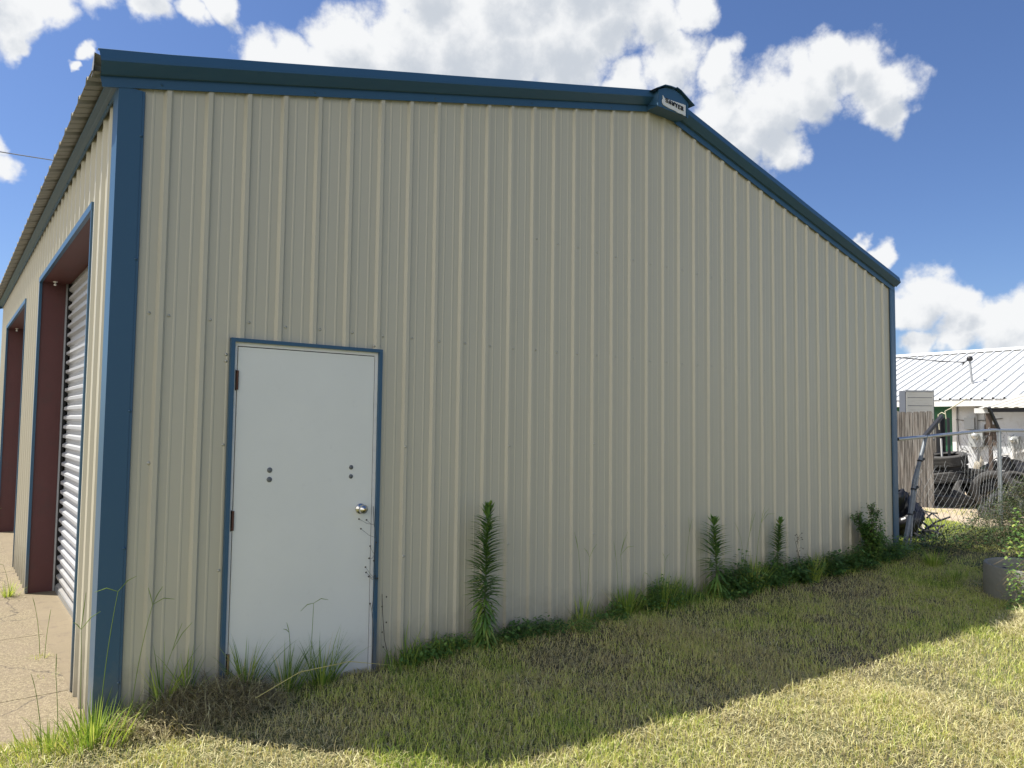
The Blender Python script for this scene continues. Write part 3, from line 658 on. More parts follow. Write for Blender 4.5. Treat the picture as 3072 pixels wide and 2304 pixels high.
mb.grid([[(NXR-.30, y, zr(NXR-.30)+.046), (NXR, y, zr(NXR)+.06), (NXR+.30, y, zr(NXR+.3)+.036)] for y in (NY0-.2, NY1+.2)])
mb.grid([[(NXR-.30, y, zr(NXR-.30)+.036), (NXR-.301, y, zr(NXR-.30)+.034)] for y in (NY0-.2, NY1+.2)])
mb.build('ridge_cap', 'white_roof_panel', nb)
mb = MB(); mb.box(NXE+.02, NY0-.2, 2.33, NXE+.05, NY1+.2, 2.505); mb.box(NXE+.05, NY0-.2, 2.35, NX0, NY1+.2, 2.37); mb.build('fascia', 'white_paint', nb)
mb = MB(); mb.tube([(21.95, 3.64, 2.95), (21.95, 3.69, 3.66)], .03, 10); mb.lathe([(.05, 0), (.06, .02), (.032, .07)], (21.95, 3.64, 2.96), (0, .07, 1), 12)
mast = mb.build('service_mast', 'galv_dull', nb)
mb = MB(); mb.lathe([(.035, -.05), (.075, -.02), (.08, .04), (.05, .09), (.001, .10)], (21.95, 3.69, 3.68), (0, .07, 1), 12)
for q in range(3):
    mb.tube([(21.93, 3.72+.02*q, 3.66), (21.85, 3.80+.02*q, 3.58-.03*q), (21.9, 3.86, 3.50+.03*q), (21.93, 3.82, 3.62)], .008, 5)
mb.build('weatherhead', 'cable_black', mast)
mb = MB(); mb.tube([(20.93, 3.20, .0), (20.93, 3.20, 2.36)], .032, 10); mb.build('conduit', 'galv_dull', nb)
mb = MB(); mb.tube([(20.97, 3.66, 2.35), (20.97, 3.665, 2.0), (20.97, 3.65, 1.4), (20.96, 3.60, 1.2), (20.95, 3.4, 1.12), (20.95, 3.5, 1.25), (20.95, 3.62, 1.12)], .009, 5)
mb.tube([(20.96, 3.7, 1.98), (20.96, 3.4, 1.955), (20.96, 2.9, 1.97), (20.97, 2.6, 2.02)], .009, 5)
mb.tube([(20.96, 3.02, 2.3), (20.96, 3.0, 2.0), (20.96, 2.95, 1.8)], .007, 5); mb.build('loose_cable', 'cable_black', nb)
for y, z, s in ((3.20, 1.52, 1), (2.34, 1.44, .7)):
    mb = MB(); w = .17*s; mb.box(20.84, y-w, z-.26*s, 20.995, y+w, z+.17*s); mt_ = mb.build('meter_box', 'grey_meter', nb)
    mb = MB(); mb.lathe([(.10*s, 0), (.10*s, .05), (.085*s, .10), (.001, .12)], (20.84, y, z+.04*s), (-1, 0, 0), 20); mb.build('meter_dial', 'glass_meter', mt_)
mb = MB(); mb.box(20.86, 3.23, 1.72, 20.995, 3.47, 2.03); mb.build('junction_box', 'grey_meter', nb)
mb = MB(); mb.box(20.95, 2.72, 1.30, 20.996, 3.02, 1.86); mb.build('dark_panel', 'old_wood_dark', nb)
mb = MB(); mb.box(20.93, 1.0, 0, 20.996, 1.85, 2.1); mb.build('dark_doorway', 'old_wood_dark', nb)
mb = MB(); mb.box(20.90, 1.86, 0, 20.994, 1.98, 2.3); mb.build('door_post', 'white_paint', nb)
mb = MB(); mb.bar((20.9, 2.9, .95), (20.9, 2.05, 1.22), .05, .06); mb.tube([(20.88, 2.36, 0), (20.88, 2.36, 1.3)], .05, 8); mb.build('white_pipe', 'white_paint', nb)
# service cable from the mast towards the left
mb = MB(); A = Vector((21.9, 3.80, 3.60)); B = Vector((17.2, 10.5, 5.1)); pts = []
for i in range(25):
    t = i/24; p = A.lerp(B, t); p.z -= .45*4*t*(1-t)*.5; pts.append(p)
mb.tube(pts, .011, 5); mb.tube([p+Vector((0, .02*math.sin(i*1.7), .022*math.cos(i*1.7))) for i, p in enumerate(pts)], .007, 5)
o = mb.build('service_cable', 'cable_black'); tag(o, 'twisted black cable sagging to the mast on the white roof', 'cable')
# ------------------------------------------------------------------ awning
aw = thing('lean_to_awning', (18.2, .4, 0), 0, 'low rusty-white corrugated lean-to roof on a timber post at the right edge', 'awning')
mb = MB(); P = profile(-1.8, 1.86, .19, .0, [(-.05, 0), (-.025, .02), (.025, .02), (.05, 0)], (), 0)
for (s0, h0), (s1, h1) in zip(P[:-1], P[1:]):
    mb.face([(17.3, s0, 2.19+h0), (20.2, s0+.05, 2.60+h0), (20.2, s1+.05, 2.60+h1), (17.3, s1, 2.19+h1)])
mat('awning_sheet', (.52, .50, .44), .6, var=.15, scale=4, dirt=((.25, .21, .16), .6)); mb.build('roof_sheet', 'awning_sheet', aw)
mb = MB(); mb.box(17.36, -1.7, 2.10, 17.42, 1.70, 2.185); mb.build('front_beam', 'black_iron', aw)
mb = MB(); mb.box(17.5, 1.72, 2.08, 17.55, 2.02, 2.19); mb.box(17.55, 1.75, 2.19, 19.9, 1.80, 2.20); mb.build('white_block', 'white_paint', aw)
mb = MB(); mb.box(17.55, 1.70, 0, 17.61, 1.77, 2.08); mb.box(17.52, 1.71, 1.65, 17.55, 1.80, 2.08); mb.build('timber_post', 'old_wood_dark', aw)
mb = MB(); mb.box(17.55, -1.6, 0, 17.65, -1.5, 2.1); mb.build('timber_post', 'old_wood_dark', aw)
# ------------------------------------------------------------------ privacy fence (dog-ear pickets) along y at x = 16.1
pf = thing('picket_fence', (16.1, 3, 0), 0, 'grey weathered dog-ear picket fence behind the corner of the workshop', 'fence')
mb = MB(); y = 2.325; w = .138
while y < 9.5:
    t = random.random(); x0 = 16.09+random.uniform(-.006, .006); zt = 2.10+random.uniform(-.015, .012); tl = random.uniform(-.004, .004); e = .028
    pr_ = [(y+.002, .02), (y+w-.003, .02), (y+w-.003+tl, zt-e), (y+w-e+tl, zt), (y+e+tl, zt), (y+.002+tl, zt-e)]
    fa = [(x0, a, b) for a, b in pr_]; fb = [(x0+.017, a, b) for a, b in pr_]
    mb.face(fa, t); mb.face(fb[::-1], t); mb.grid([fa, fb], t, True); y += w
mb.build('pickets', 'weathered_wood', pf)
mb = MB()
for z in (.4, 1.1, 1.85): mb.box(16.112, 2.33, z, 16.15, 9.4, z+.085, .8)
mb.build('rails', 'weathered_wood', pf)
for yy in (2.40, 4.8, 7.2): mb = MB(); mb.box(16.152, yy, 0, 16.24, yy+.09, 2.0, .9); mb.build('fence_post', 'weathered_wood', pf)
# old gate frame pieces at fence end
gp_ = thing('leaning_door_panels', (17.2, 2.75, 0), 0, 'dark narrow panels and posts leaning upright beside the picket fence end', 'panel')
mb = MB(); mb.box(17.9, 2.80, 0, 17.96, 2.98, 1.98); mb.build('dark_panel', 'black_iron', gp_)
mb = MB(); mb.box(18.3, 3.08, 0, 18.36, 3.3, 1.9); mb.build('dark_panel', 'weathered_wood', gp_)
mb = MB(); mb.bar((17.45, 2.52, 0), (17.5, 2.56, 1.98), .05, .05); mb.build('metal_post', 'black_iron', gp_)
mb = MB(); mb.bar((17.4, 2.66, .9), (17.4, 2.68, 1.5), .06, .02); mb.build('white_strip', 'white_paint', gp_)
mb = MB(); mb.tube([(17.5, 2.6, 1.95), (17.5, 2.62, 2.13), (17.52, 2.50, 2.2), (17.6, 2.2, 2.42)], .012, 6); mb.tube([(17.5, 2.75, 1.7), (17.5, 2.77, 2.05), (17.52, 2.70, 2.1), (17.52, 2.62, 2.06)], .012, 6)
mb.build('bent_hose', 'cream_plastic', gp_)
# sign cabinet standing behind the fence
cb = thing('sign_cabinet', (17.2, 3.05, 0), 0, 'old blank light-box cabinet with grey side standing behind the picket fence', 'sign cabinet')
E0 = Vector((17.0, 3.28, 0)); fd = Vector((.8, -.6, 0)).normalized(); sd = Vector((.6, .8, 0)).normalized(); FL, SL = .68, .26
def quadbox(m, o, a, la, b_, lb, z0, z1):
    P4 = [o, o+a*la, o+a*la+b_*lb, o+b_*lb]; lo = [(p.x, p.y, z0) for p in P4]; hi = [(p.x, p.y, z1) for p in P4]
    m.grid([lo, hi], closed=True); m.face(lo[::-1]); m.face(hi)
mb = MB(); quadbox(mb, E0, fd, FL, sd, SL, 1.45, 2.61); mb.build('cabinet_body', 'cabinet_side', cb)
mb = MB(); quadbox(mb, E0+fd*.02-sd*.012, fd, FL-.04, sd, .010, 1.48, 2.575); mb.mi = 1
for z in (2.44, 2.25): quadbox(mb, E0+fd*.05-sd*.0155, fd, FL-.10, sd, .003, z, z+.012)
mb.build('blank_face', ['cabinet_face', 'cabinet_side'], cb)
mb = MB(); quadbox(mb, E0-sd*.02, fd, FL, sd, .018, 2.577, 2.615); mb.build('top_frame', 'galv_dull', cb)
for q in (.10, .52):
    c_ = E0+fd*q+sd*.2
    mb = MB(); mb.lathe([(.018, -.004), (.026, 0), (.018, .004)], (c_.x, c_.y, 2.635), (1, 0, 0), 12); mb.build('lifting_eye', 'galv_dull', cb)
mb = MB(); mb.box(17.35, 3.0, 0, 17.45, 3.1, 1.449); mb.build('support_leg', 'galv_dull', cb)

# ------------------------------------------------------------------ tyres
def tyre_mesh(Ro=.33, Ri=.205, W=.215, name='tyre', matn='rubber'):
    o = {}
    mb = MB(); n = 40; prof = [(Ri, -W*.36), (Ri+.02, -W*.46), ((Ro+Ri)/2, -W*.54), (Ro-.035, -W*.50), (Ro-.008, -W*.42)]
    tread = []
    for i in range(7):
        a = -W*.40+W*.80*i/6; tread += [(Ro, a-.008), (Ro, a+.006), (Ro-.009, a+.008), (Ro-.009, a+W*.8/6-.010)] if i < 6 else [(Ro, a)]
    prof = prof+tread+[(Ro-.008, W*.42), (Ro-.035, W*.50), ((Ro+Ri)/2, W*.54), (Ri+.02, W*.46), (Ri, W*.36), (Ri+.015, W*.30), (Ro-.03, W*.36), (Ro-.022, 0), (Ro-.03, -W*.36), (Ri+.015, -W*.30), (Ri, -W*.36)]
    mb.lathe(prof, (0, 0, 0), (0, 0, 1), n)
    # tread blocks: notches as small raised lugs round the shoulder
    for k in range(n*2):
        a = 2*math.pi*k/(n*2)
        for s in (-1, 1):
            ca, sa = math.cos(a), math.sin(a); r0 = Ro-.012; z0 = s*W*.36; z1 = s*W*.47
            t = .009
            mb.face([((Ro+.002)*ca-t*sa, (Ro+.002)*sa+t*ca, z0), ((Ro+.002)*ca+t*sa, (Ro+.002)*sa-t*ca, z0), ((Ro-.012)*ca+t*sa, (Ro-.012)*sa-t*ca, z1), ((Ro-.012)*ca-t*sa, (Ro-.012)*sa+t*ca, z1)])
    return mb
TY = {}
def tyre(key, loc, rot, label, kind='rubber', size=(.33, .205, .215)):
    k = (kind, size)
    if k not in TY:
        o = tyre_mesh(*size).build('tyre', kind); TY[k] = o
    else:
        o = TY[k].copy(); COL.objects.link(o)
    o.location = loc; o.rotation_euler = [R(a) for a in rot]; tag(o, label, 'tyre', 'discarded tyres in the yard'); return o
big = (.42, .27, .26)
tyre('a', (16.95, 2.36, .135), (0, 0, 0), 'wide dusty tyre lying flat on the sand beside the picket fence end', 'rubber_dusty', (.42, .25, .25))
tyre('b', (17.35, 2.62, .36), (3, -4, 20), 'second tyre from the bottom of the tall stack by the fence', 'rubber', (.41, .245, .235))
tyre('c', (17.3, 2.58, .60), (-6, 8, 50), 'tilted tyre in the middle of the tall stack', 'rubber_dusty', (.41, .245, .235))
tyre('d', (17.42, 2.56, .80), (5, 3, 80), 'dark tyre just under the topmost one of the tall stack', 'rubber', (.41, .245, .235))
tyre('e', (17.34, 2.54, 1.03), (-4, -9, 10), 'topmost tyre of the tall stack, its dark hole showing', 'rubber_dusty', (.41, .245, .235))
tyre('e2', (17.40, 2.62, .13), (0, 0, 33), 'lowest tyre of the tall stack, in deep shade behind the wide dusty tyre', 'rubber', (.41, .245, .235))
tyre('f', (17.0, 1.50, .42), (90, 12, -68), 'big upright tyre with wheel centre showing, right of the pile centre', 'rubber_dusty', big)
tyre('g', (16.2, 1.02, .16), (50, 0, -60), 'black tyre propped in front of the big upright tyre', 'rubber', (.34, .2, .24))
tyre('h', (15.3, .86, .12), (4, -6, 10), 'low black tyre half hidden by the bush at the fence post', 'rubber', (.33, .2, .22))
tyre('i', (17.2, 2.06, .32), (52, 0, -30), 'tyre leaning left with its ribbed tread facing out', 'rubber_dusty')
tyre('j', (17.75, 1.98, .38), (66, 0, -45), 'tyre leaning behind the big upright tyre', 'rubber_dusty')
tyre('k', (18.4, 2.20, .66), (4, 6, 0), 'tyre lying flat on the back of the pile', 'rubber_dusty', (.40, .24, .22))
tyre('k2', (18.45, 2.25, .42), (0, 3, 0), 'tyre under the flat one at the back of the pile', 'rubber', (.38, .24, .22))
tyre('k3', (18.5, 2.15, .18), (2, -3, 40), 'lowest tyre at the back of the pile')
tyre('l', (17.6, 1.20, .60), (20, -14, 0), 'tyre lying tilted on the right end of the pile', 'rubber_dusty')
tyre('m', (17.3, 1.02, .30), (48, 0, -80), 'dark tyre wedged at the right end below the tilted one')
tyre('n', (16.75, .45, .33), (88, 0, -75), 'upright tyre standing furthest right behind the fence')
tyre('o', (16.95, 2.08, .20), (28, 14, 0), 'small piece-like tyre sunk between flat and leaning tyres', 'rubber_dusty', (.27, .17, .17))
mb = MB(); mb.lathe([(.26, -.06), (.26, -.03), (.20, -.01), (.06, .0), (.06, .02), (.001, .02)], (0, 0, 0), (0, 0, 1), 24)
wheel = mb.build('wheel', 'black_iron'); wheel.parent = bpy.data.objects['tyre.006'] if 'tyre.006' in bpy.data.objects else None
for o in bpy.data.objects:
    if o.get('label', '').startswith('big upright tyre'): wheel.parent = o
# black tarp bags behind
def lumpy(name, c, rx, ry, rz_, matn, label, cat, seed, amp=.35, n=22, flat=.0):
    rs = random.Random(seed); ph = [(rs.uniform(0, 6.3), rs.uniform(1, 4), rs.uniform(1, 4)) for _ in range(7)]
    mb = MB(); mb.smooth = True; rows = []
    for i in range(n+1):
        th = math.pi*i/n; rw = []
        for j in range(n*2):
            a = 2*math.pi*j/(n*2); k = 1+amp*sum(math.sin(p+a*round(f1)+th*f2*2)/7 for p, f1, f2 in ph)*2
            k += amp*.25*math.sin(a*9+th*7+seed)*math.sin(th)
            x, y, z = math.sin(th)*math.cos(a)*rx*k, math.sin(th)*math.sin(a)*ry*k, math.cos(th)*rz_*k
            rw.append((c[0]+x, c[1]+y, max(c[2]+z, .015)))
        rows.append(rw)
    mb.grid(rows, closed=True); o = mb.build(name, matn, loc=(c[0], c[1], 0)); tag(o, label, cat); return o
lumpy('black_tarp', (19.3, 1.95, .55), .5, .62, .42, 'black_plastic', 'crumpled black plastic tarp heaped on the tyres by the white wall', 'tarp', 3)
lumpy('black_tarp', (18.6, 1.15, .45), .5, .5, .46, 'black_plastic', 'crumpled black plastic tarp sagging over the right end of the tyres', 'tarp', 8)
lumpy('rubbish_bag', (11.15, .84, .34), .27, .26, .36, 'black_plastic', 'torn black rubbish bag right behind the blue corner of the workshop', 'bag', 5, .5)
lumpy('cardboard_heap', (20.5, 2.95, .3), .14, .16, .42, 'cardboard', 'crumpled tan cardboard heap against the white wall', 'cardboard', 6, .6)

# junk: cream louvred panel + tangle of dark pipes by the corner
lv = thing('louvre_panel', (11.85, 1.1, 0), 0, 'cream louvred plastic panel lying tilted on the grass beyond the fence', 'panel')
c0 = Vector((12.25, 1.50, .30)); ux = Vector((.30, -.42, -.02)); uy = Vector((-.35, -.16, -.26))
mb = MB()
fr4 = [c0, c0+ux, c0+ux+uy, c0+uy]
for a, b in ((0, 1), (1, 2), (2, 3), (3, 0)): mb.bar(fr4[a], fr4[b], .035, .03)
mb.build('panel_frame', 'cream_plastic', lv)
mb = MB()
for i in range(11):
    t = (i+.6)/12; mb.bar(c0+uy*t+ux*.03, c0+uy*t+ux*.97, .018, .006, up=(.3, .3, 1))
mb.build('slats', 'cream_plastic', lv)
mb = MB()
mb.face([tuple(c0+uy*.02+ux*.04-Vector((0, 0, .02))), tuple(c0+ux*.96-Vector((0, 0, .02))), tuple(c0+ux*.96+uy*.98-Vector((0, 0, .02))), tuple(c0+uy*.98+ux*.04-Vector((0, 0, .02)))])
mb.build('backing', 'dark_gap', lv)
jk = MB(); rs = random.Random(4)
for i in range(26):
    p = Vector((10.9+rs.random()*1.1, .45+rs.random()*.5, .03+rs.random()*.28)); d = Vector((rs.uniform(-1, 1), rs.uniform(-1, 1), rs.uniform(-.3, .6))).normalized()
    L = rs.uniform(.2, .55); jk.tube([p, p+d*L*.5+Vector((0, 0, .04)), p+d*L], rs.uniform(.008, .022), 6, rs.random())
o = jk.build('scrap_heap', 'black_iron'); tag(o, 'tangle of dark scrap pipes and hoses beside the black rubbish bag', 'scrap', kind='stuff')

# ------------------------------------------------------------------ chain link fence along x at y = .1
cf = thing('chain_link_fence', (11.5, .1, 0), 0, 'sagging chain-link fence with bent top rail running right from the workshop', 'fence')
mb = MB(); mb.tube([(9.50, .10, 1.565), (10.35, .08, 1.602), (11.6, .09, 1.655), (12.87, .1, 1.705)], .024, 12); mb.mi = 1
mb.tube([(9.497, .10, 1.565), (9.52, .10, 1.566)], .020, 12)
mb.build('top_rail', ['galvanized', 'dark_gap'], cf)
mb = MB(); mb.tube([(12.80, .1, 1.702), (12.86, .1, 1.705), (13.3, .1, 1.703), (20, .1, 1.70)], .027, 12); mb.build('top_rail', 'galvanized', cf)
mb = MB(); mb.tube([(13.14, .1, 0), (13.14, .1, 1.70)], .032, 12); mb.lathe([(.036, 0), (.036, .05)], (13.14, .1, 1.62), (0, 0, 1), 12)
mb.build('line_post', 'galvanized', cf)
mb = MB(); mb.tube([(16.6, .1, 0), (16.6, .1, 1.70)], .032, 12); mb.build('line_post', 'galvanized', cf)
mb = MB(); mb.tube([(9.60, .10, -.02), (9.72, .1, .25), (9.85, .1, .55), (9.98, .1, .98), (10.16, .08, 1.32), (10.34, .08, 1.62)], [.032, .032, .030, .028, .026, .024], 12)
mb.build('leaning_post', 'post_grey', cf)
mb = MB()
for p, q in (((9.95, .1, .87), .05), ((10.13, .085, 1.26), .048), ((9.84, .1, .53), .05)):
    mb = MB()
    q -= .012; mb.lathe([(.030, -.012), (q, -.008), (q, .008), (.030, .012)], p, (.25, 0, 1), 12); mb.bar(Vector(p)+Vector((.04, 0, 0)), Vector(p)+Vector((.12, -.01, .03)), .02, .03)
    mb.build('post_clamp', 'black_iron', cf)
mb = MB(); mb.tube([(9.86, .12, 0), (9.95, .12, .5), (10.12, .11, 1.05), (10.33, .1, 1.58)], .014, 8); mb.build('tension_bar', 'galv_dull', cf)
mb = MB(); mb.bar((10.30, .09, 1.60), (10.98, .12, 1.905), .045, .05); mb.build('barb_arm', 'black_iron', cf)
mb = MB(); mb.bar((13.16, .1, 1.70), (12.88, .15, 2.08), .035, .045); mb.build('barb_arm', 'black_iron', cf)
# fabric: zig-zag wires
mb = MB(); pitch = .085; rs = random.Random(9)
def warp(x, z):
    k = max(0, 1-abs(x-11.3)/1.6)
    xo = .045*math.sin(z*4+x*2.1)+.02*math.sin(z*9+x*7)
    yo = .10+.05*math.sin(x*2.3+z*3)*.8-.06*k*math.sin(z*2.4)
    if x < 13: xo += -.05*k*z
    return (x+xo*(1 if x < 13.1 else .3), yo*(1 if x < 13.1 else 1), z)
x = 9.9; i = 0
while x < 17.5:
    top = 1.62 if x > 12.3 else (1.22+.16*math.sin(x*2.2)+.12*math.sin(x*5.3+1)+max(0, x-11.6)*.45)
    if x < 10.25: top = .55+(x-9.9)*2.4
    lo = .02; n = int((min(top, 1.66)-lo)/pitch)
    pts = []
    for k in range(n+1):
        pts.append(warp(x+(pitch/2+.001)*(1 if (k+i) % 2 else -1)+rs.uniform(-.004, .004), lo+k*pitch))
    if len(pts) > 2:
        if x < 13 and rs.random() < .6:
            e = Vector(pts[-1]); pts += [tuple(e+Vector((rs.uniform(-.06, .06), rs.uniform(-.05, .03), .05))), tuple(e+Vector((rs.uniform(-.12, .12), rs.uniform(-.08, .03), rs.uniform(.02, .12))))]
        for a, b in zip(pts[:-1], pts[1:]): mb.bar(a, b, .0032, .0032)
    x += pitch; i += 1
for q in range(60):
    xx = rs.uniform(12.2, 13.9); zz = rs.uniform(1.3, 1.68); p = Vector(warp(xx, zz))
    mb.bar(p, p+Vector((rs.uniform(-.1, .1), rs.uniform(-.03, .02), rs.uniform(-.09, .09))), .005, .005)
mb.build('wire_mesh', 'wire', cf)
mb = MB(); mb.tube([(9.9, .08, .12), (11, .07, .10), (12, .1, .13), (13.1, .09, .12), (17, .1, .1)], .004, 5); mb.build('tension_wire', 'galvanized', cf)

# ------------------------------------------------------------------ concrete ring
mb = MB(); RR = .41; mb.lathe([(RR, 0), (RR+.003, .16), (RR, .335), (RR-.006, .345), (RR-.028, .345), (RR-.034, .335), (RR-.036, 0)], (0, 0, 0), (0, 0, 1), 56)
ring = mb.build('concrete_ring', 'old_concrete', loc=(0, 0, 0), rel=False); ring.location = (7.99, -1.86, .0); ring.rotation_euler = (R(1.5), R(-1), 0)
tag(ring, 'grey open concrete ring planter set in the lawn under the vines', 'planter')
mb = MB(); mb.tube([(8.15, -1.80, .02), (8.18, -1.82, .30)], .03, 8); o = mb.build('iron_stub', 'black_iron'); tag(o, 'thick rusty iron stub standing inside the concrete ring', 'pipe')
mb = MB(); mb.tube([(8.1, -1.65, .02), (8.03, -1.61, .28)], .018, 8); o = mb.build('iron_stub', 'black_iron'); tag(o, 'thin leaning iron rod standing inside the concrete ring', 'pipe')
# power line far left
mb = MB(); A = Vector((-6.8, 6.5, 5.05)); B = Vector((6, 22.5, 10.3)); mb.tube([A.lerp(B, i/16)-Vector((0, 0, .6*4*(i/16)*(1-i/16)*.4)) for i in range(17)], .013, 5)
o = mb.build('overhead_wire', 'cable_grey'); tag(o, 'thin overhead wire crossing the sky left of the roof edge', 'wire')

# ------------------------------------------------------------------ grass
def blades(x, y, h, w, lean, tone, z=None, bend=.6, rs=RNG):
    n = len(x); z = hz(x, y)-.006 if z is None else z
    a = rs.random(n)*2*np.pi; b = rs.random(n)*2*np.pi
    dx, dy = np.cos(a)*lean, np.sin(a)*lean; sx, sy = np.cos(b)*w/2, np.sin(b)*w/2
    V = np.empty((n, 5, 3)); p = np.stack([x, y, z], 1); s = np.stack([sx, sy, 0*sx], 1)
    m = p+np.stack([dx*h*.35, dy*h*.35, h*.62], 1); t = p+np.stack([dx*h*(.35+bend), dy*h*(.35+bend), h*(1-.25*lean)], 1)
    V[:, 0] = p-s; V[:, 1] = p+s; V[:, 2] = m-s*.8; V[:, 3] = m+s*.8; V[:, 4] = t
    B = np.arange(n)[:, None]*5; T = np.concatenate([B+[0, 1, 3], B+[0, 3, 2], B+[2, 3, 4]])
    return V.reshape(-1, 3), T, np.repeat(tone, 5)
def straws(x, y, L, w, tone, zoff, rs=RNG, tilt=.35):
    n = len(x); a = rs.random(n)*2*np.pi; tl = (rs.random(n)-.35)*tilt*2; z = hz(x, y)+zoff
    d = np.stack([np.cos(a)*np.cos(tl), np.sin(a)*np.cos(tl), np.sin(tl)], 1)*L[:, None]
    s = np.stack([-np.sin(a), np.cos(a), 0*a], 1)*w[:, None]/2; p = np.stack([x, y, z], 1)
    mid = p+d*.5+np.stack([0*a, 0*a, L*.12], 1)
    V = np.empty((n, 5, 3)); V[:, 0] = p-s; V[:, 1] = p+s; V[:, 2] = mid-s; V[:, 3] = mid+s; V[:, 4] = p+d
    B = np.arange(n)[:, None]*5; T = np.concatenate([B+[0, 1, 3], B+[0, 3, 2], B+[2, 3, 4]])
    return V.reshape(-1, 3), T, np.repeat(tone, 5)
def scatter(n, x0, x1, y0, y1): return x0+(x1-x0)*RNG.random(n), y0+(y1-y0)*RNG.random(n)
def inside(x, y):
    m = ~((y > .0+.14*vnoise(x, y, 3)) & (x < 9.22))
    m &= ~((np.hypot(x-7.99, y+1.86) < .42))
    return m
parts = []; 
ZN = [(165000, -.9, 4.2, -3.4, .22, 1.), (130000, 3.6, 9.2, -4.2, .05, 1.), (26000, 9.2, 11.8, -4, .6, 1.), (26000, -4, 12, -7.5, -3.4, 1.2), (9000, -4, -.9, -3.4, .2, 1.1)]
def greenness(x, y):
    g_ = .36+.55*(vnoise(x, y, .8)-.5)+.6*(vnoise(x, y, 3.3)-.5)
    g_ += .45*np.exp(-(((x-8.0)/1.0)**2+((y+1.0)/.45)**2))            # lush strip near the ring
    g_ += .25*np.exp(-(((x-7.2)/1.2)**2+((y+.55)/.3)**2))
    g_ += .06*np.exp(-((x+.2)/.5)**2)*np.exp(-((y+.3)/.6)**2)+.25*np.exp(-(((x-1.3)/.7)**2+((y+.3)/.25)**2))
    g_ -= .45*np.exp(-(((x-.5)/.45)**2+((y+.3)/.28)**2))+.35*np.exp(-(((x-6.6)/.6)**2+((y+2.5)/.4)**2))
    g_ -= .3*np.exp(-(((x-7.0)/.5)**2+((y+1.0)/.2)**2))
    g_ -= .13*ss(-1.6, -.9, y)*(1-.7*ss(6.5, 7.5, x)); g_ -= .25*ss(.62, .74, vnoise(x, y, 1.3))
    return g_
for n, x0, x1, y0, y1, k in ZN:
    x, y = scatter(n, x0, x1, y0, y1); g_ = greenness(x, y); m = inside(x, y) & (RNG.random(n) < .35+.9*np.clip(g_, 0, 1)); x, y, g_ = x[m], y[m], g_[m]; n = len(x)
    tone = np.clip(g_+.26*RNG.standard_normal(n), 0, 1)
    h = (.022+.042*RNG.random(n)**1.7+.016*np.clip(g_, 0, 1))*k; h *= np.where(RNG.random(n) < .025, 1.8, 1)
    parts.append(blades(x, y, h, .0026+.0030*RNG.random(n), .15+.85*RNG.random(n)**1.3, tone))
# longer ragged grass the mower missed along the wall
x, y = scatter(15000, 1.66, 9.6, -.34, -.035)
dn_ = np.clip(.12+1.3*(vnoise(x, y*.5, 1.9)-.40)+.5*ss(3.0, 6.0, x), .03, 1)*np.exp(-((y+.03)/.17)**2); m = RNG.random(len(x)) < dn_; x, y, dn_ = x[m], y[m], dn_[m]; n = len(x)
parts.append(blades(x, y, (.06+.20*RNG.random(n)**1.5)*(.5+.7*dn_), .004+.004*RNG.random(n), .15+.6*RNG.random(n), np.clip(.93+.08*RNG.standard_normal(n), 0, 1)))
# sunlit strip of grass beyond the fence
x, y = scatter(42000, 10.2, 14.1, .15, 3.2); m = (x-y*.3 < 13.5+.6*(vnoise(x, y, 2)-.5)) & (x > 9.5+y*.3); x, y = x[m], y[m]; n = len(x)
parts.append(blades(x, y, .04+.05*RNG.random(n), .006+.003*RNG.random(n), .3+.6*RNG.random(n), np.clip(.72+.14*RNG.standard_normal(n), 0, 1)))
x, y = scatter(2500, 15.0, 17.8, .3, 2.4); m = vnoise(x, y, 2.4) > .62; x, y = x[m], y[m]; n = len(x)
parts.append(blades(x, y, .03+.06*RNG.random(n), .008+0*x, .3+.6*RNG.random(n), np.clip(.6+.15*RNG.standard_normal(n), 0, 1)))
def join(parts):
    o = 0; VV = []; TT = []; tt = []
    for V_, T_, t_ in parts: VV.append(V_); TT.append(T_+o); tt.append(t_); o += len(V_)
    return np.concatenate(VV), np.concatenate(TT), np.concatenate(tt)
V_, T_, t_ = join(parts); o = fast_mesh('lawn_grass', V_, T_, t_, ['grass_blade']); tag(o, 'short mown yellow-green grass of the lawn', 'grass', kind='stuff')
# dry clippings
parts = []
for n, x0, x1, y0, y1 in [(75000, -.9, 4.2, -3.4, .1), (65000, 3.6, 9.2, -4.2, .0), (15000, -4, 12, -7.5, -3.4)]:
    x, y = scatter(n, x0, x1, y0, y1); g_ = greenness(x, y); m = inside(x, y) & (RNG.random(n) < 1.05-.8*np.clip(g_, 0, 1)); x, y = x[m], y[m]; n = len(x)
    parts.append(straws(x, y, .02+.05*RNG.random(n), .0018+.0016*RNG.random(n), np.clip(.5+.25*RNG.standard_normal(n), 0, 1), .004+.018*RNG.random(n)))
V_, T_, t_ = join(parts); o = fast_mesh('dry_clippings', V_, T_, t_, ['straw']); tag(o, 'pale dry grass clippings lying between the blades of the lawn', 'dry grass', kind='stuff')
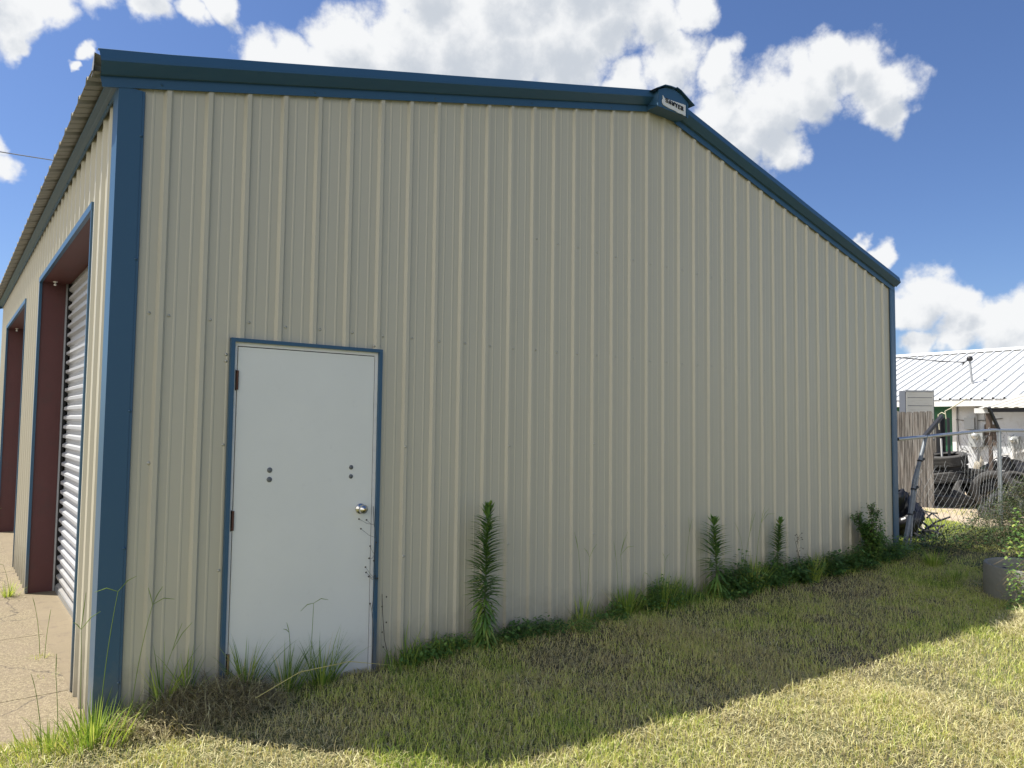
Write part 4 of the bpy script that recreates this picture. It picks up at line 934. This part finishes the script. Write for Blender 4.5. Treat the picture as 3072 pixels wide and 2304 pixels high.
# straw heap at the left end of the wall and heap in the sun
def heap(name, cx, cy_, rx, ry, n, tmean, label, ymax=-.03, L0=.08):
    a = RNG.random(n)*2*np.pi; q = np.sqrt(RNG.random(n)); x = cx+np.cos(a)*q*rx; y = cy_+np.sin(a)*q*ry; m = y < ymax; x, y, q = x[m], y[m], q[m]; n = len(x)
    p = straws(x, y, L0+.10*RNG.random(n), .0026+.0022*RNG.random(n), np.clip(tmean+.22*RNG.standard_normal(n), 0, 1), .008+(1-q)*.06*RNG.random(n), tilt=.5)
    o = fast_mesh(name, *p, ['straw']); tag(o, label, 'dry grass', kind='stuff')
heap('straw_heap', .48, -.20, .46, .20, 2600, .30, 'brown-grey heap of dead grass against the wall left of the door')
heap('straw_heap', 6.65, -2.5, .75, .45, 5200, .55, 'pinkish dry hay mound lying in the sun on the lawn', 0, .06)

# ------------------------------------------------------------------ weeds
WG = 'weeds growing along the wall'
def G0(x, y): return float(hz(x, y))
def tuft(name, x, y, n, h, spread, label, tone=.75, stalks=(), wide=.0085, group='grass tufts along the wall', dry=.1, lim=-.035):
    rs = random.Random(int(x*1000)+int(abs(y)*77)); z0 = G0(x, y)-.01; mb = MB()
    for i in range(n):
        a = rs.uniform(0, 6.283); L = h*rs.uniform(.45, 1.1); s0 = rs.uniform(0, spread*.28); px, py = x+math.cos(a)*s0, y+math.sin(a)*s0*.6
        out = rs.uniform(.1, .75); d = Vector((math.cos(a)*out, math.sin(a)*out*.8, 1)).normalized(); cur = Vector((px, min(py, lim), z0)); w = wide*rs.uniform(.6, 1.2)
        t = min(1, max(0, rs.gauss(tone, .12))) if rs.random() > dry else rs.uniform(0, .25)
        side = Vector((-math.sin(a+rs.uniform(-1, 1)), math.cos(a), 0)).normalized(); seg = 5; b = len(mb.v); g_ = rs.uniform(.10, .30)
        for k in range(seg+1):
            wk = w*(1-(k/seg)**1.6)
            if cur.y > lim and x < 9.3: cur.y = lim
            if k < seg: mb.v += [tuple(cur-side*wk/2), tuple(cur+side*wk/2)]; mb.t += [t]*2
            else: mb.v.append(tuple(cur)); mb.t.append(t)
            cur = cur+d*L/seg; d = (d+Vector((math.cos(a)*out, math.sin(a)*out, -1))*g_*.55).normalized()
        for k in range(seg-1): mb.f.append((b+2*k, b+2*k+1, b+2*k+3, b+2*k+2)); mb.m.append(0); mb.sm.append(True)
        k = seg-1; mb.f.append((b+2*k, b+2*k+1, b+2*k+2)); mb.m.append(0); mb.sm.append(True)
    o = mb.build(name, 'grass_blade', loc=(x, y, z0)); tag(o, label, 'grass tuft', group)
    for st in stalks: seed_stalk(st, o, (x, y, z0))
    return o
def seed_stalk(st, parent=None, off=None, tone=.93):
    """st: (base, node, [tips]) in world coordinates"""
    base, node, tips = st; mb = MB(); A = Vector(base); B = Vector(node); mid = A.lerp(B, .5)+Vector(((A.x-B.x)*.25, 0, (B-A).length*.06))
    pts = [A*(1-t)**2+mid*2*t*(1-t)+B*t*t for t in [i/8 for i in range(9)]]
    mb.tube(pts, [.0022-.0008*i/8 for i in range(9)], 4, tone)
    for tp in tips:
        T_ = Vector(tp); m = B.lerp(T_, .5)+Vector((0, 0, abs(T_.x-B.x)*.18)); mb.tube([B, B.lerp(m, .6)*1.0, m, T_], [.0012, .0020, .0022, .001], 4, tone)
    mb.build('seed_stalk', 'grass_blade', parent)
def tf(xz, y=-.12): return (xz[0], y, xz[1])
tuft('grass_tuft', -.05, -.20, 240, .27, .85, 'bright sunlit grass tuft at the foot of the blue corner trim', .84, [((-.02, -.15, .05), (.05, -.12, .79), [(.136, -.12, .861), (-.06, -.12, .80)]), ((-.10, -.14, .03), (-.115, -.13, .62), [(-.10, -.13, .807), (-.03, -.13, .70), (-.15, -.12, .66)]), ((-.27, -.25, .02), (-.31, -.22, .38), [(-.33, -.2, .46)]), ((-.20, -.2, .02), (-.22, -.15, .42), [(-.22, -.14, .52)])], dry=.08, wide=.009)
tuft('grass_tuft', -.24, -.18, 120, .15, .8, 'low bright tuft creeping over the apron edge left of the corner', .75, dry=.15)
tuft('grass_tuft', .30, -.09, 34, .36, .16, 'thin dark tuft by the first rib, nearest the blue corner', .85, [((.14, -.08, .08), (.222, -.12, .698), [(.196, -.12, .792), (.27, -.12, .79), (.332, -.12, .712)]), ((.27, -.08, .1), (.33, -.12, .43), [(.377, -.12, .574), (.43, -.12, .57)])], wide=.008)
tuft('grass_tuft', .43, -.08, 26, .32, .14, 'upright dark tuft behind the heap of dead grass', .9, wide=.010)
tuft('grass_tuft', .75, -.10, 60, .33, .26, 'grass tuft at the hinge side foot of the white door', .97, wide=.008)
tuft('grass_tuft', 1.00, -.10, 70, .36, .3, 'tall spreading tuft under the middle of the white door', .97, [((1.02, -.1, .08), (.992, -.12, .423), [(.955, -.12, .45), (.975, -.12, .485)])], wide=.007)
tuft('grass_tuft', 1.22, -.11, 100, .37, .34, 'thick tuft at the latch side foot of the white door', .97, [((1.14, -.1, .08), (1.144, -.12, .578), [(1.06, -.12, .54), (1.24, -.12, .585)])], wide=.007)
tuft('grass_tuft', 1.83, -.09, 14, .36, .08, 'single upright dark tuft right of the door frame', .92, wide=.011)
tuft('grass_tuft', 2.14, -.10, 26, .17, .3, 'short tuft between the door and the tallest weed', .8)
tuft('grass_tuft', 3.46, -.10, 60, .27, .3, 'loose dark tuft with two long seed stalks in mid wall', .85, [((3.45, -.1, .1), (3.39, -.12, .68), [(3.344, -.12, .838), (3.36, -.12, .80)]), ((3.50, -.1, .1), (3.518, -.12, .62), [(3.45, -.12, .70), (3.60, -.12, .72)])])
tuft('grass_tuft', 3.95, -.14, 255, .30, .34, 'dense rounded tuft with thin stalks in mid wall', .9, [((3.9, -.14, .1), (3.88, -.12, .60), [(3.967, -.12, .79), (3.93, -.12, .74), (4.05, -.12, .66)]), ((3.85, -.14, .1), (3.83, -.12, .56), [(3.797, -.12, .724)]), ((4.1, -.12, .1), (4.18, -.12, .42), [(4.26, -.12, .36)])])
tuft('grass_tuft', 4.42, -.15, 221, .36, .5, 'wide dark tuft just left of the second tall weed', .88, [((4.4, -.14, .1), (4.46, -.12, .5), [(4.42, -.12, .57), (4.52, -.12, .55)]), ((4.72, -.12, .1), (4.80, -.12, .72), [(4.79, -.12, .86), (4.84, -.12, .84)])])
tuft('grass_tuft', 5.72, -.17, 255, .36, .5, 'tall arching grass clump between the two right-hand tall weeds', .85, [((5.6, -.15, .1), (5.75, -.12, .62), [(5.86, -.12, .84), (5.80, -.12, .82)]), ((5.65, -.15, .1), (5.60, -.12, .60), [(5.50, -.12, .76)]), ((5.8, -.15, .1), (5.95, -.12, .72), [(6.1, -.12, .86), (6.2, -.12, .80), (6.02, -.12, .88)])])
tuft('grass_tuft', 6.75, -.22, 204, .30, .5, 'arching clump right of the third tall weed', .85)
tuft('grass_tuft', 8.95, -.55, 204, .26, .5, 'bright green clump under the leaning fence post', .82, group='grass tufts by the fence')
tuft('grass_tuft', 8.3, -1.05, 110, .16, .8, 'low lush clump beside the concrete ring', .85, group='grass tufts by the fence')
tuft('grass_tuft', -.16, 4.05, 60, .22, .22, 'green weed tuft on the apron at the first opening', .7, [((-.15, 4.0, 0), (-.22, 3.9, .33), [(-.30, 3.8, .34)])], group='weeds in the apron cracks', lim=99)
tuft('grass_tuft', -.10, 1.75, 120, .07, .22, 'small yellow-green cushion in the apron joint', .55, [((-.1, 1.8, 0), (-.14, 1.8, .34), [(-.16, 1.8, .42)]), ((-.08, 1.7, 0), (-.06, 1.75, .24), [(-.05, 1.75, .33)])], group='weeds in the apron cracks', lim=99)
tuft('grass_tuft', -.12, 1.25, 26, .07, .3, 'tiny sprawling green weed on the apron nearest the corner', .8, group='weeds in the apron cracks', lim=99)
tuft('grass_tuft', -.25, 6.3, 110, .10, .35, 'low yellow-green patch on the apron between the openings', .6, group='weeds in the apron cracks', lim=99)
tuft('grass_tuft', -.30, 7.6, 90, .22, .3, 'taller pale weed patch at the second opening', .45, [((-.3, 7.6, 0), (-.22, 7.6, .6), [(-.1, 7.6, .8)]), ((-.3, 7.6, 0), (-.2, 7.5, .4), [(-.05, 7.5, .5)])], group='weeds in the apron cracks', lim=99)

def spike_weed(x, y, H, n, Lmax, label, seed, lower=.35, name='tall_weed'):
    """unbranched stem closely set with narrow drooping leaves"""
    rs = random.Random(seed); z0 = G0(x, y)-.01; root = thing(name, (x, y, z0), 0, label, 'weed', 'tall leafy weeds against the wall')
    mb = MB(); lean = {1: .05, 2: -.04, 3: .07}[seed]; pts = [Vector((x+.012*math.sin(t*3+seed)+lean*t*t, y, z0+H*t)) for t in [i/12 for i in range(13)]]
    mb.tube(pts, [.006*(1-i/14)+.001 for i in range(13)], 6); mb.build('stem', 'stem_green', root)
    mb = MB()
    for i in range(n):
        t = .06+.93*(i+rs.random())/n; a = i*2.4+rs.uniform(-.3, .3); zc = z0+H*t; base = Vector((x+.012*math.sin(t*3+seed)+lean*t*t, y, zc))
        L = Lmax*(.55+.55*math.sin(min(1, (1-t)*1.25+.12)*math.pi*.62))*rs.uniform(.8, 1.15)
        if t > .93: L *= .55
        up = .55 if t > .5 else (.25 if t > .3 else -.1)
        if t > .9: up = 1.6
        d = Vector((math.cos(a), math.sin(a)*.75, up)); tip = base.y+d.y*L
        if tip > -.025: d.y *= max(0, (-.03-base.y)/max(1e-4, d.y*L)) if d.y > 0 else 1
        tone = rs.gauss(.60, .20) if t > .22 else rs.gauss(.75, .2)
        mb.leaf(base, d, L, .0175*rs.uniform(.65, 1.3)*(1.25 if t > .3 else 1), .15 if t > .35 else .34, min(1, max(0, tone)), seg=3)
        if t < .45 and rs.random() < .6: mb.leaf(base+d*.3*L, Vector((d.x+rs.uniform(-.6, .6), d.y, d.z+.4)), L*.6, .008, .3, min(1, max(0, tone)), seg=2)
    mb.build('foliage', 'leaf', root); return root
spike_weed(2.42, -.15, 1.03, 430, .145, 'tallest leafy weed, standing alone against the wall right of the door', 1)
spike_weed(5.16, -.16, .76, 240, .17, 'second tall leafy weed, feathery, at mid-right of the wall', 2)
spike_weed(6.2, -.15, .68, 300, .115, 'third tall leafy weed, slender, among the right-hand clumps', 3)

def leafy(name, x, y, rx, ry, H, n, L, label, seed, mt='leaf', tone=.4, twigs=8, group=WG, shape=1., cat='weed', lim=-.03, wl=.55, zmin=0.):
    rs = random.Random(seed); z0 = (G0(x, y) if zmin == 0 else zmin)-.01; root = thing(name, (x, y, z0), 0, label, cat, group); tips = []
    mb = MB()
    for i in range(twigs):
        a = rs.uniform(0, 6.283); q = rs.random()**.5; tx, ty = x+math.cos(a)*q*rx, y+math.sin(a)*q*ry; hh = H*(1-.6*q**1.5*shape)*rs.uniform(.55, 1.05)
        if x < 9.3: ty = min(ty, lim-.01)
        p0 = Vector((x+math.cos(a)*q*rx*.35, y+math.sin(a)*q*ry*.35, z0)); p1 = Vector((tx, ty, z0+hh)); mid = p0.lerp(p1, .5)+Vector((rs.uniform(-.03, .03), rs.uniform(-.03, .0), hh*.08))
        if x < 9.3: p0.y = min(p0.y, lim); mid.y = min(mid.y, lim)
        pts = [p0*(1-t)**2+mid*2*t*(1-t)+p1*t*t for t in (0, .25, .5, .75, 1)]; mb.tube(pts, [.004, .0035, .003, .002, .001], 4, .3, cap=False); tips.append(pts)
    mb.build('stems', 'stem_green' if mt == 'leaf' else 'stem_dry', root)
    mb = MB()
    for i in range(n):
        pts = rs.choice(tips); t = rs.random()**.6*3.999; k = int(t); p = pts[k].lerp(pts[k+1], t-k)+Vector((rs.gauss(0, .03), rs.gauss(0, .03), rs.gauss(0, .02)))
        a = rs.uniform(0, 6.283); d = Vector((math.cos(a), math.sin(a), rs.uniform(-.3, .7)))
        if x < 9.3:
            p.y = min(p.y, lim)
            if d.y > 0 and p.y+d.y*L > lim: d.y = -d.y*.3
        p.z = max(p.z, z0+.015); LL = L*rs.uniform(.5, 1.2)
        mb.leaf(p, d, LL, LL*wl, rs.uniform(.1, .4), min(1, max(0, rs.gauss(tone, .2))), seg=2)
    mb.build('foliage', mt, root); return root
leafy('leafy_weed', 2.14, -.15, .28, .12, .15, 800, .036, 'low broad-leaved weeds at the foot of the wall left of the tallest weed', 11, tone=.6, twigs=22)
leafy('leafy_weed', 2.5, -.17, .16, .08, .12, 220, .04, 'yellowing lobed leaves round the foot of the tallest weed', 12, tone=.92, twigs=12)
leafy('leafy_weed', 2.75, -.14, .24, .11, .20, 800, .036, 'dark leafy clump just right of the tallest weed', 13, tone=.45, twigs=20)
leafy('leafy_weed', 3.05, -.14, .24, .10, .15, 600, .036, 'small leafy clump with fine stalks before the loose tuft', 14, tone=.4, twigs=18)
leafy('leafy_weed', 3.30, -.26, .14, .08, .16, 260, .036, 'bright green feathery weed standing out from the wall', 15, tone=.8, twigs=14)
leafy('leafy_weed', 4.35, -.16, .36, .12, .28, 1100, .04, 'leafy mound beneath the wide dark tuft', 16, tone=.45, twigs=30)
leafy('leafy_weed', 4.85, -.12, .25, .08, .10, 260, .03, 'low clover-like weeds left of the second tall weed', 17, tone=.35, twigs=16)
leafy('leafy_weed', 5.55, -.18, .38, .14, .42, 1500, .048, 'tall dense leafy clump right of the second tall weed', 18, tone=.35, twigs=36)
leafy('leafy_weed', 6.10, -.19, .36, .14, .32, 1300, .048, 'dense leafy clump round the third tall weed', 19, tone=.35, twigs=32)
leafy('leafy_weed', 6.60, -.19, .32, .14, .36, 1100, .055, 'broad dark leaves under the dry flower stalk', 20, tone=.25, twigs=26)
leafy('leafy_weed', 7.12, -.20, .28, .15, .32, 900, .06, 'dark drooping broad-leaved plant near the right end of the wall', 21, tone=.12, twigs=24)
leafy('leafy_weed', 7.75, -.22, .42, .17, .34, 1700, .042, 'thick mixed weeds at the foot of the woody shrub', 22, tone=.3, twigs=36)
leafy('leafy_weed', 8.65, -.20, .50, .18, .36, 1700, .042, 'leafy tangle before the right corner trim', 23, tone=.3, twigs=34)
leafy('leafy_weed', 1.95, -.12, .18, .08, .12, 420, .034, 'small low weeds right beside the single upright dark tuft', 25, tone=.6, twigs=14)
leafy('leafy_weed', 3.75, -.14, .26, .10, .16, 620, .036, 'low leafy weeds between the loose tuft and the dense rounded tuft', 26, tone=.5, twigs=20)
leafy('leafy_weed', 5.25, -.20, .26, .10, .14, 520, .038, 'low leafy weeds round the foot of the second tall weed', 27, tone=.5, twigs=18)
# woody shrub close to the right corner
def shrub(x, y):
    rs = random.Random(31); z0 = G0(x, y)-.01; root = thing('woody_shrub', (x, y, z0), 0, 'upright woody shrub with small leaves near the right end of the wall', 'shrub')
    mb = MB(); br = []
    def grow(p, d, L, r_, lv):
        q = p+d*L; q.y = min(q.y, -.05); m = p.lerp(q, .5)+Vector((rs.gauss(0, .01), 0, 0)); mb.tube([p, m, q], [r_, r_*.85, r_*.65], 6, .3); br.append((p, q, lv))
        if lv < 4:
            for i in range(2 if lv < 2 else 3):
                a = rs.uniform(0, 6.283); nd = (d+Vector((math.cos(a)*.55, math.sin(a)*.3, rs.uniform(0, .25)))).normalized(); grow(q, nd, L*rs.uniform(.62, .86), r_*.62, lv+1)
    grow(Vector((x, y, z0)), Vector((-.05, 0, 1)), .17, .012, 0); grow(Vector((x+.05, y, z0)), Vector((.25, -.05, 1)).normalized(), .15, .010, 1); grow(Vector((x-.02, y, z0)), Vector((-.12, -.03, 1)).normalized(), .24, .012, 1)
    mb.build('branches', 'bark', root); mb = MB()
    for i in range(2600):
        a, b, lv = rs.choice([q for q in br if q[2] >= 1]); p = a.lerp(b, rs.random())+Vector((rs.gauss(0, .015), rs.gauss(0, .012), rs.gauss(0, .015))); p.y = min(p.y, -.03)
        an = rs.uniform(0, 6.283); mb.leaf(p, Vector((math.cos(an), math.sin(an)*.5-.15, rs.uniform(-.2, .8))), .042*rs.uniform(.6, 1.2), .019, .15, min(1, max(0, rs.gauss(.4, .18))), seg=2)
    mb.build('foliage', 'leaf', root)
shrub(8.12, -.16)
leafy('leafy_weed', 8.12, -.20, .22, .13, .66, 1700, .05, 'leafy stems crowding round the trunk of the woody shrub', 24, tone=.6, twigs=34, shape=.5)
# dry flower stalk
mb = MB(); rs = random.Random(2); b0 = Vector((6.68, -.14, .05))
mb.tube([b0, (6.65, -.13, .3), (6.60, -.12, .45), (6.57, -.12, .52)], [.004, .003, .002, .001], 5)
for i in range(11):
    p = Vector((6.62+rs.uniform(-.02, .02), -.13, rs.uniform(.28, .5))); q = p+Vector((rs.uniform(-.13, .16), rs.uniform(-.05, .02), rs.uniform(.0, .09))); mb.tube([p, p.lerp(q, .5)+Vector((0, 0, .02)), q], .0013, 4)
    mb.lathe([(.001, -.006), (.007, 0), (.001, .006)], q, (0, 0, 1), 6)
o = mb.build('flower_stalk', 'stem_dark'); tag(o, 'withered branching flower stalk above the broad dark leaves', 'weed')
# dead vine in the door gap
mb = MB(); rs = random.Random(12)
main = [(1.600, -.036, .06), (1.604, -.036, .30), (1.590, -.034, .45), (1.606, -.04, .66), (1.598, -.036, .82), (1.606, -.04, .93), (1.592, -.034, 1.02), (1.585, -.030, 1.14)]
mb.tube(main, .0016, 4)
for (x, z) in ((1.475, 1.065), (1.53, 1.055), (1.49, 1.0), (1.56, .88), (1.555, .80), (1.53, .745), (1.535, .71), (1.59, .78), (1.60, .68), (1.555, .68), (1.605, .90), (1.62, .66), (1.57, .50)):
    s = min(main, key=lambda p: abs(p[2]-z+.03)); a = Vector(s); b = Vector((x, -.045, z)); mb.tube([a, a.lerp(b, .5)+Vector((0, -.01, -.012)), b], .0010, 4)
    mb.lathe([(.001, -.006), (.0065, -.001), (.004, .004), (.001, .006)], b, (rs.uniform(-1, 1), -.3, .3), 6)
o = mb.build('dead_vine', 'stem_dark'); tag(o, 'thin dead vine with dark seed heads creeping up the latch side of the door', 'vine')
mb = MB(); mb.tube([(1.72, -.06, .08), (1.68, -.05, .25), (1.665, -.045, .42), (1.66, -.04, .55)], .002, 4)
for z in (.2, .3, .36, .47, .53): mb.lathe([(.001, -.006), (.006, 0), (.001, .006)], (1.675+rs.uniform(-.02, .02), -.05, z), (0, 0, 1), 6)
o = mb.build('dry_stalk', 'stem_dark'); tag(o, 'short dark dry stalk leaning on the wall right beside the door trim', 'weed')
# long arching straw in front of the heap
mb = MB(); mb.tube([(.72, -.35, .16), (.95, -.40, .27), (1.25, -.42, .28), (1.55, -.42, .20)], [.003, .003, .0025, .001], 5, .15)
o = mb.build('arching_stalk', 'grass_blade'); tag(o, 'long pale arching grass stalk lying before the door', 'grass stalk')

# undergrowth along the fence, and vines over the ring
def mass(name, blobs, n, L, label, tone, seed, mt='leaf_dry', kind='stuff', cat='undergrowth', wl=.6, twig=400):
    rs = random.Random(seed); mb = MB(); tot = sum(b[3]*b[4]*b[5] for b in blobs)
    for bx, by, bz, rx, ry, rz_ in blobs:
        k = int(n*rx*ry*rz_/tot)
        for i in range(k):
            while True:
                v = Vector((rs.uniform(-1, 1), rs.uniform(-1, 1), rs.uniform(-1, 1)))
                if .25 < v.length < 1: break
            p = Vector((bx+v.x*rx, by+v.y*ry, bz+v.z*rz_))
            if p.z < .01: p.z = .01+rs.random()*.05
            if math.sin(p.x*9+seed)*math.sin(p.y*8)*math.sin(p.z*11+p.x*3) > .22: continue
            a = rs.uniform(0, 6.283); LL = L*rs.uniform(.5, 1.25); mb.leaf(p, Vector((math.cos(a), math.sin(a), rs.uniform(-.6, .7))), LL, LL*wl, .2, min(1, max(0, rs.gauss(tone, .22))), seg=1 if L < .03 else 2)
        for i in range(int(twig*rx*ry*rz_/tot)):
            p = Vector((bx+rs.uniform(-1, 1)*rx, by+rs.uniform(-1, 1)*ry, max(.02, bz+rs.uniform(-1, .6)*rz_))); d = Vector((rs.uniform(-1, 1), rs.uniform(-1, .6), rs.uniform(-.2, .9))).normalized()*rs.uniform(.1, .32)
            mb.mi = 1; mb.tube([p, p+d*.5+Vector((0, 0, .02)), p+d], [.0022, .0018, .001], 3, .5, cap=False); mb.mi = 0
    o = mb.build(name, [mt, 'stem_dry']); tag(o, label, cat, kind=kind); return o
mass('undergrowth', [(9.7, -.15, .12, .5, .4, .22), (10.3, -.25, .13, .6, .45, .22), (11.0, -.3, .14, .6, .5, .24), (11.7, -.2, .17, .6, .5, .28), (12.4, -.1, .24, .6, .5, .38), (13.1, -.15, .34, .7, .5, .52), (13.9, -.2, .40, .7, .6, .6), (9.25, -.35, .08, .35, .3, .16), (10.2, -1.2, .10, .8, .4, .22), (9.2, -1.25, .06, .5, .35, .14)], 26000, .036, 'tangled grey-green undergrowth along the foot of the chain-link fence', .38, 41, twig=900)
mass('undergrowth', [(8.6, -2.0, .08, .35, .5, .18), (7.75, -1.45, .05, .3, .14, .10), (10.6, .0, .06, 1.2, .4, .14), (12.0, -.5, .10, 1.2, .35, .2)], 4500, .04, 'darker leafy ground cover in front of the fence undergrowth', .2, 42, 'leaf', twig=200)
mass('vine_bush', [(7.15, -2.06, .16, .19, .17, .24), (7.16, -2.07, .50, .18, .18, .34), (7.2, -2.15, .85, .20, .20, .25), (8.0, -2.5, .5, .45, .35, .55), (7.15, -2.1, .07, .3, .2, .12), (8.6, -2.9, .5, .5, .5, .6)], 10000, .038, 'sunlit yellow-green vines spilling over the right side of the concrete ring', .72, 43, 'leaf', kind=None, cat='bush', twig=260)
mb = MB(); rs = random.Random(77)
for i in range(16):
    a = Vector((7.24+rs.uniform(-.1, .1), -2.15+rs.uniform(-.15, .1), rs.uniform(.1, .6))); b = Vector((7.22+rs.uniform(-.2, .2), -1.92+rs.uniform(-.25, .15), rs.uniform(.03, .45))); m = a.lerp(b, .5)+Vector((0, 0, rs.uniform(.0, .14)))
    mb.tube([a, a.lerp(m, .5)+Vector((0, 0, .03)), m, b], [.003, .0025, .002, .001], 4, .4)
    for k in range(4):
        t = rs.random(); p = m.lerp(b, t)
o = mb.build('bare_twigs', 'stem_dry'); tag(o, 'pale bare twigs trailing across the front of the concrete ring', 'twigs', kind='stuff')
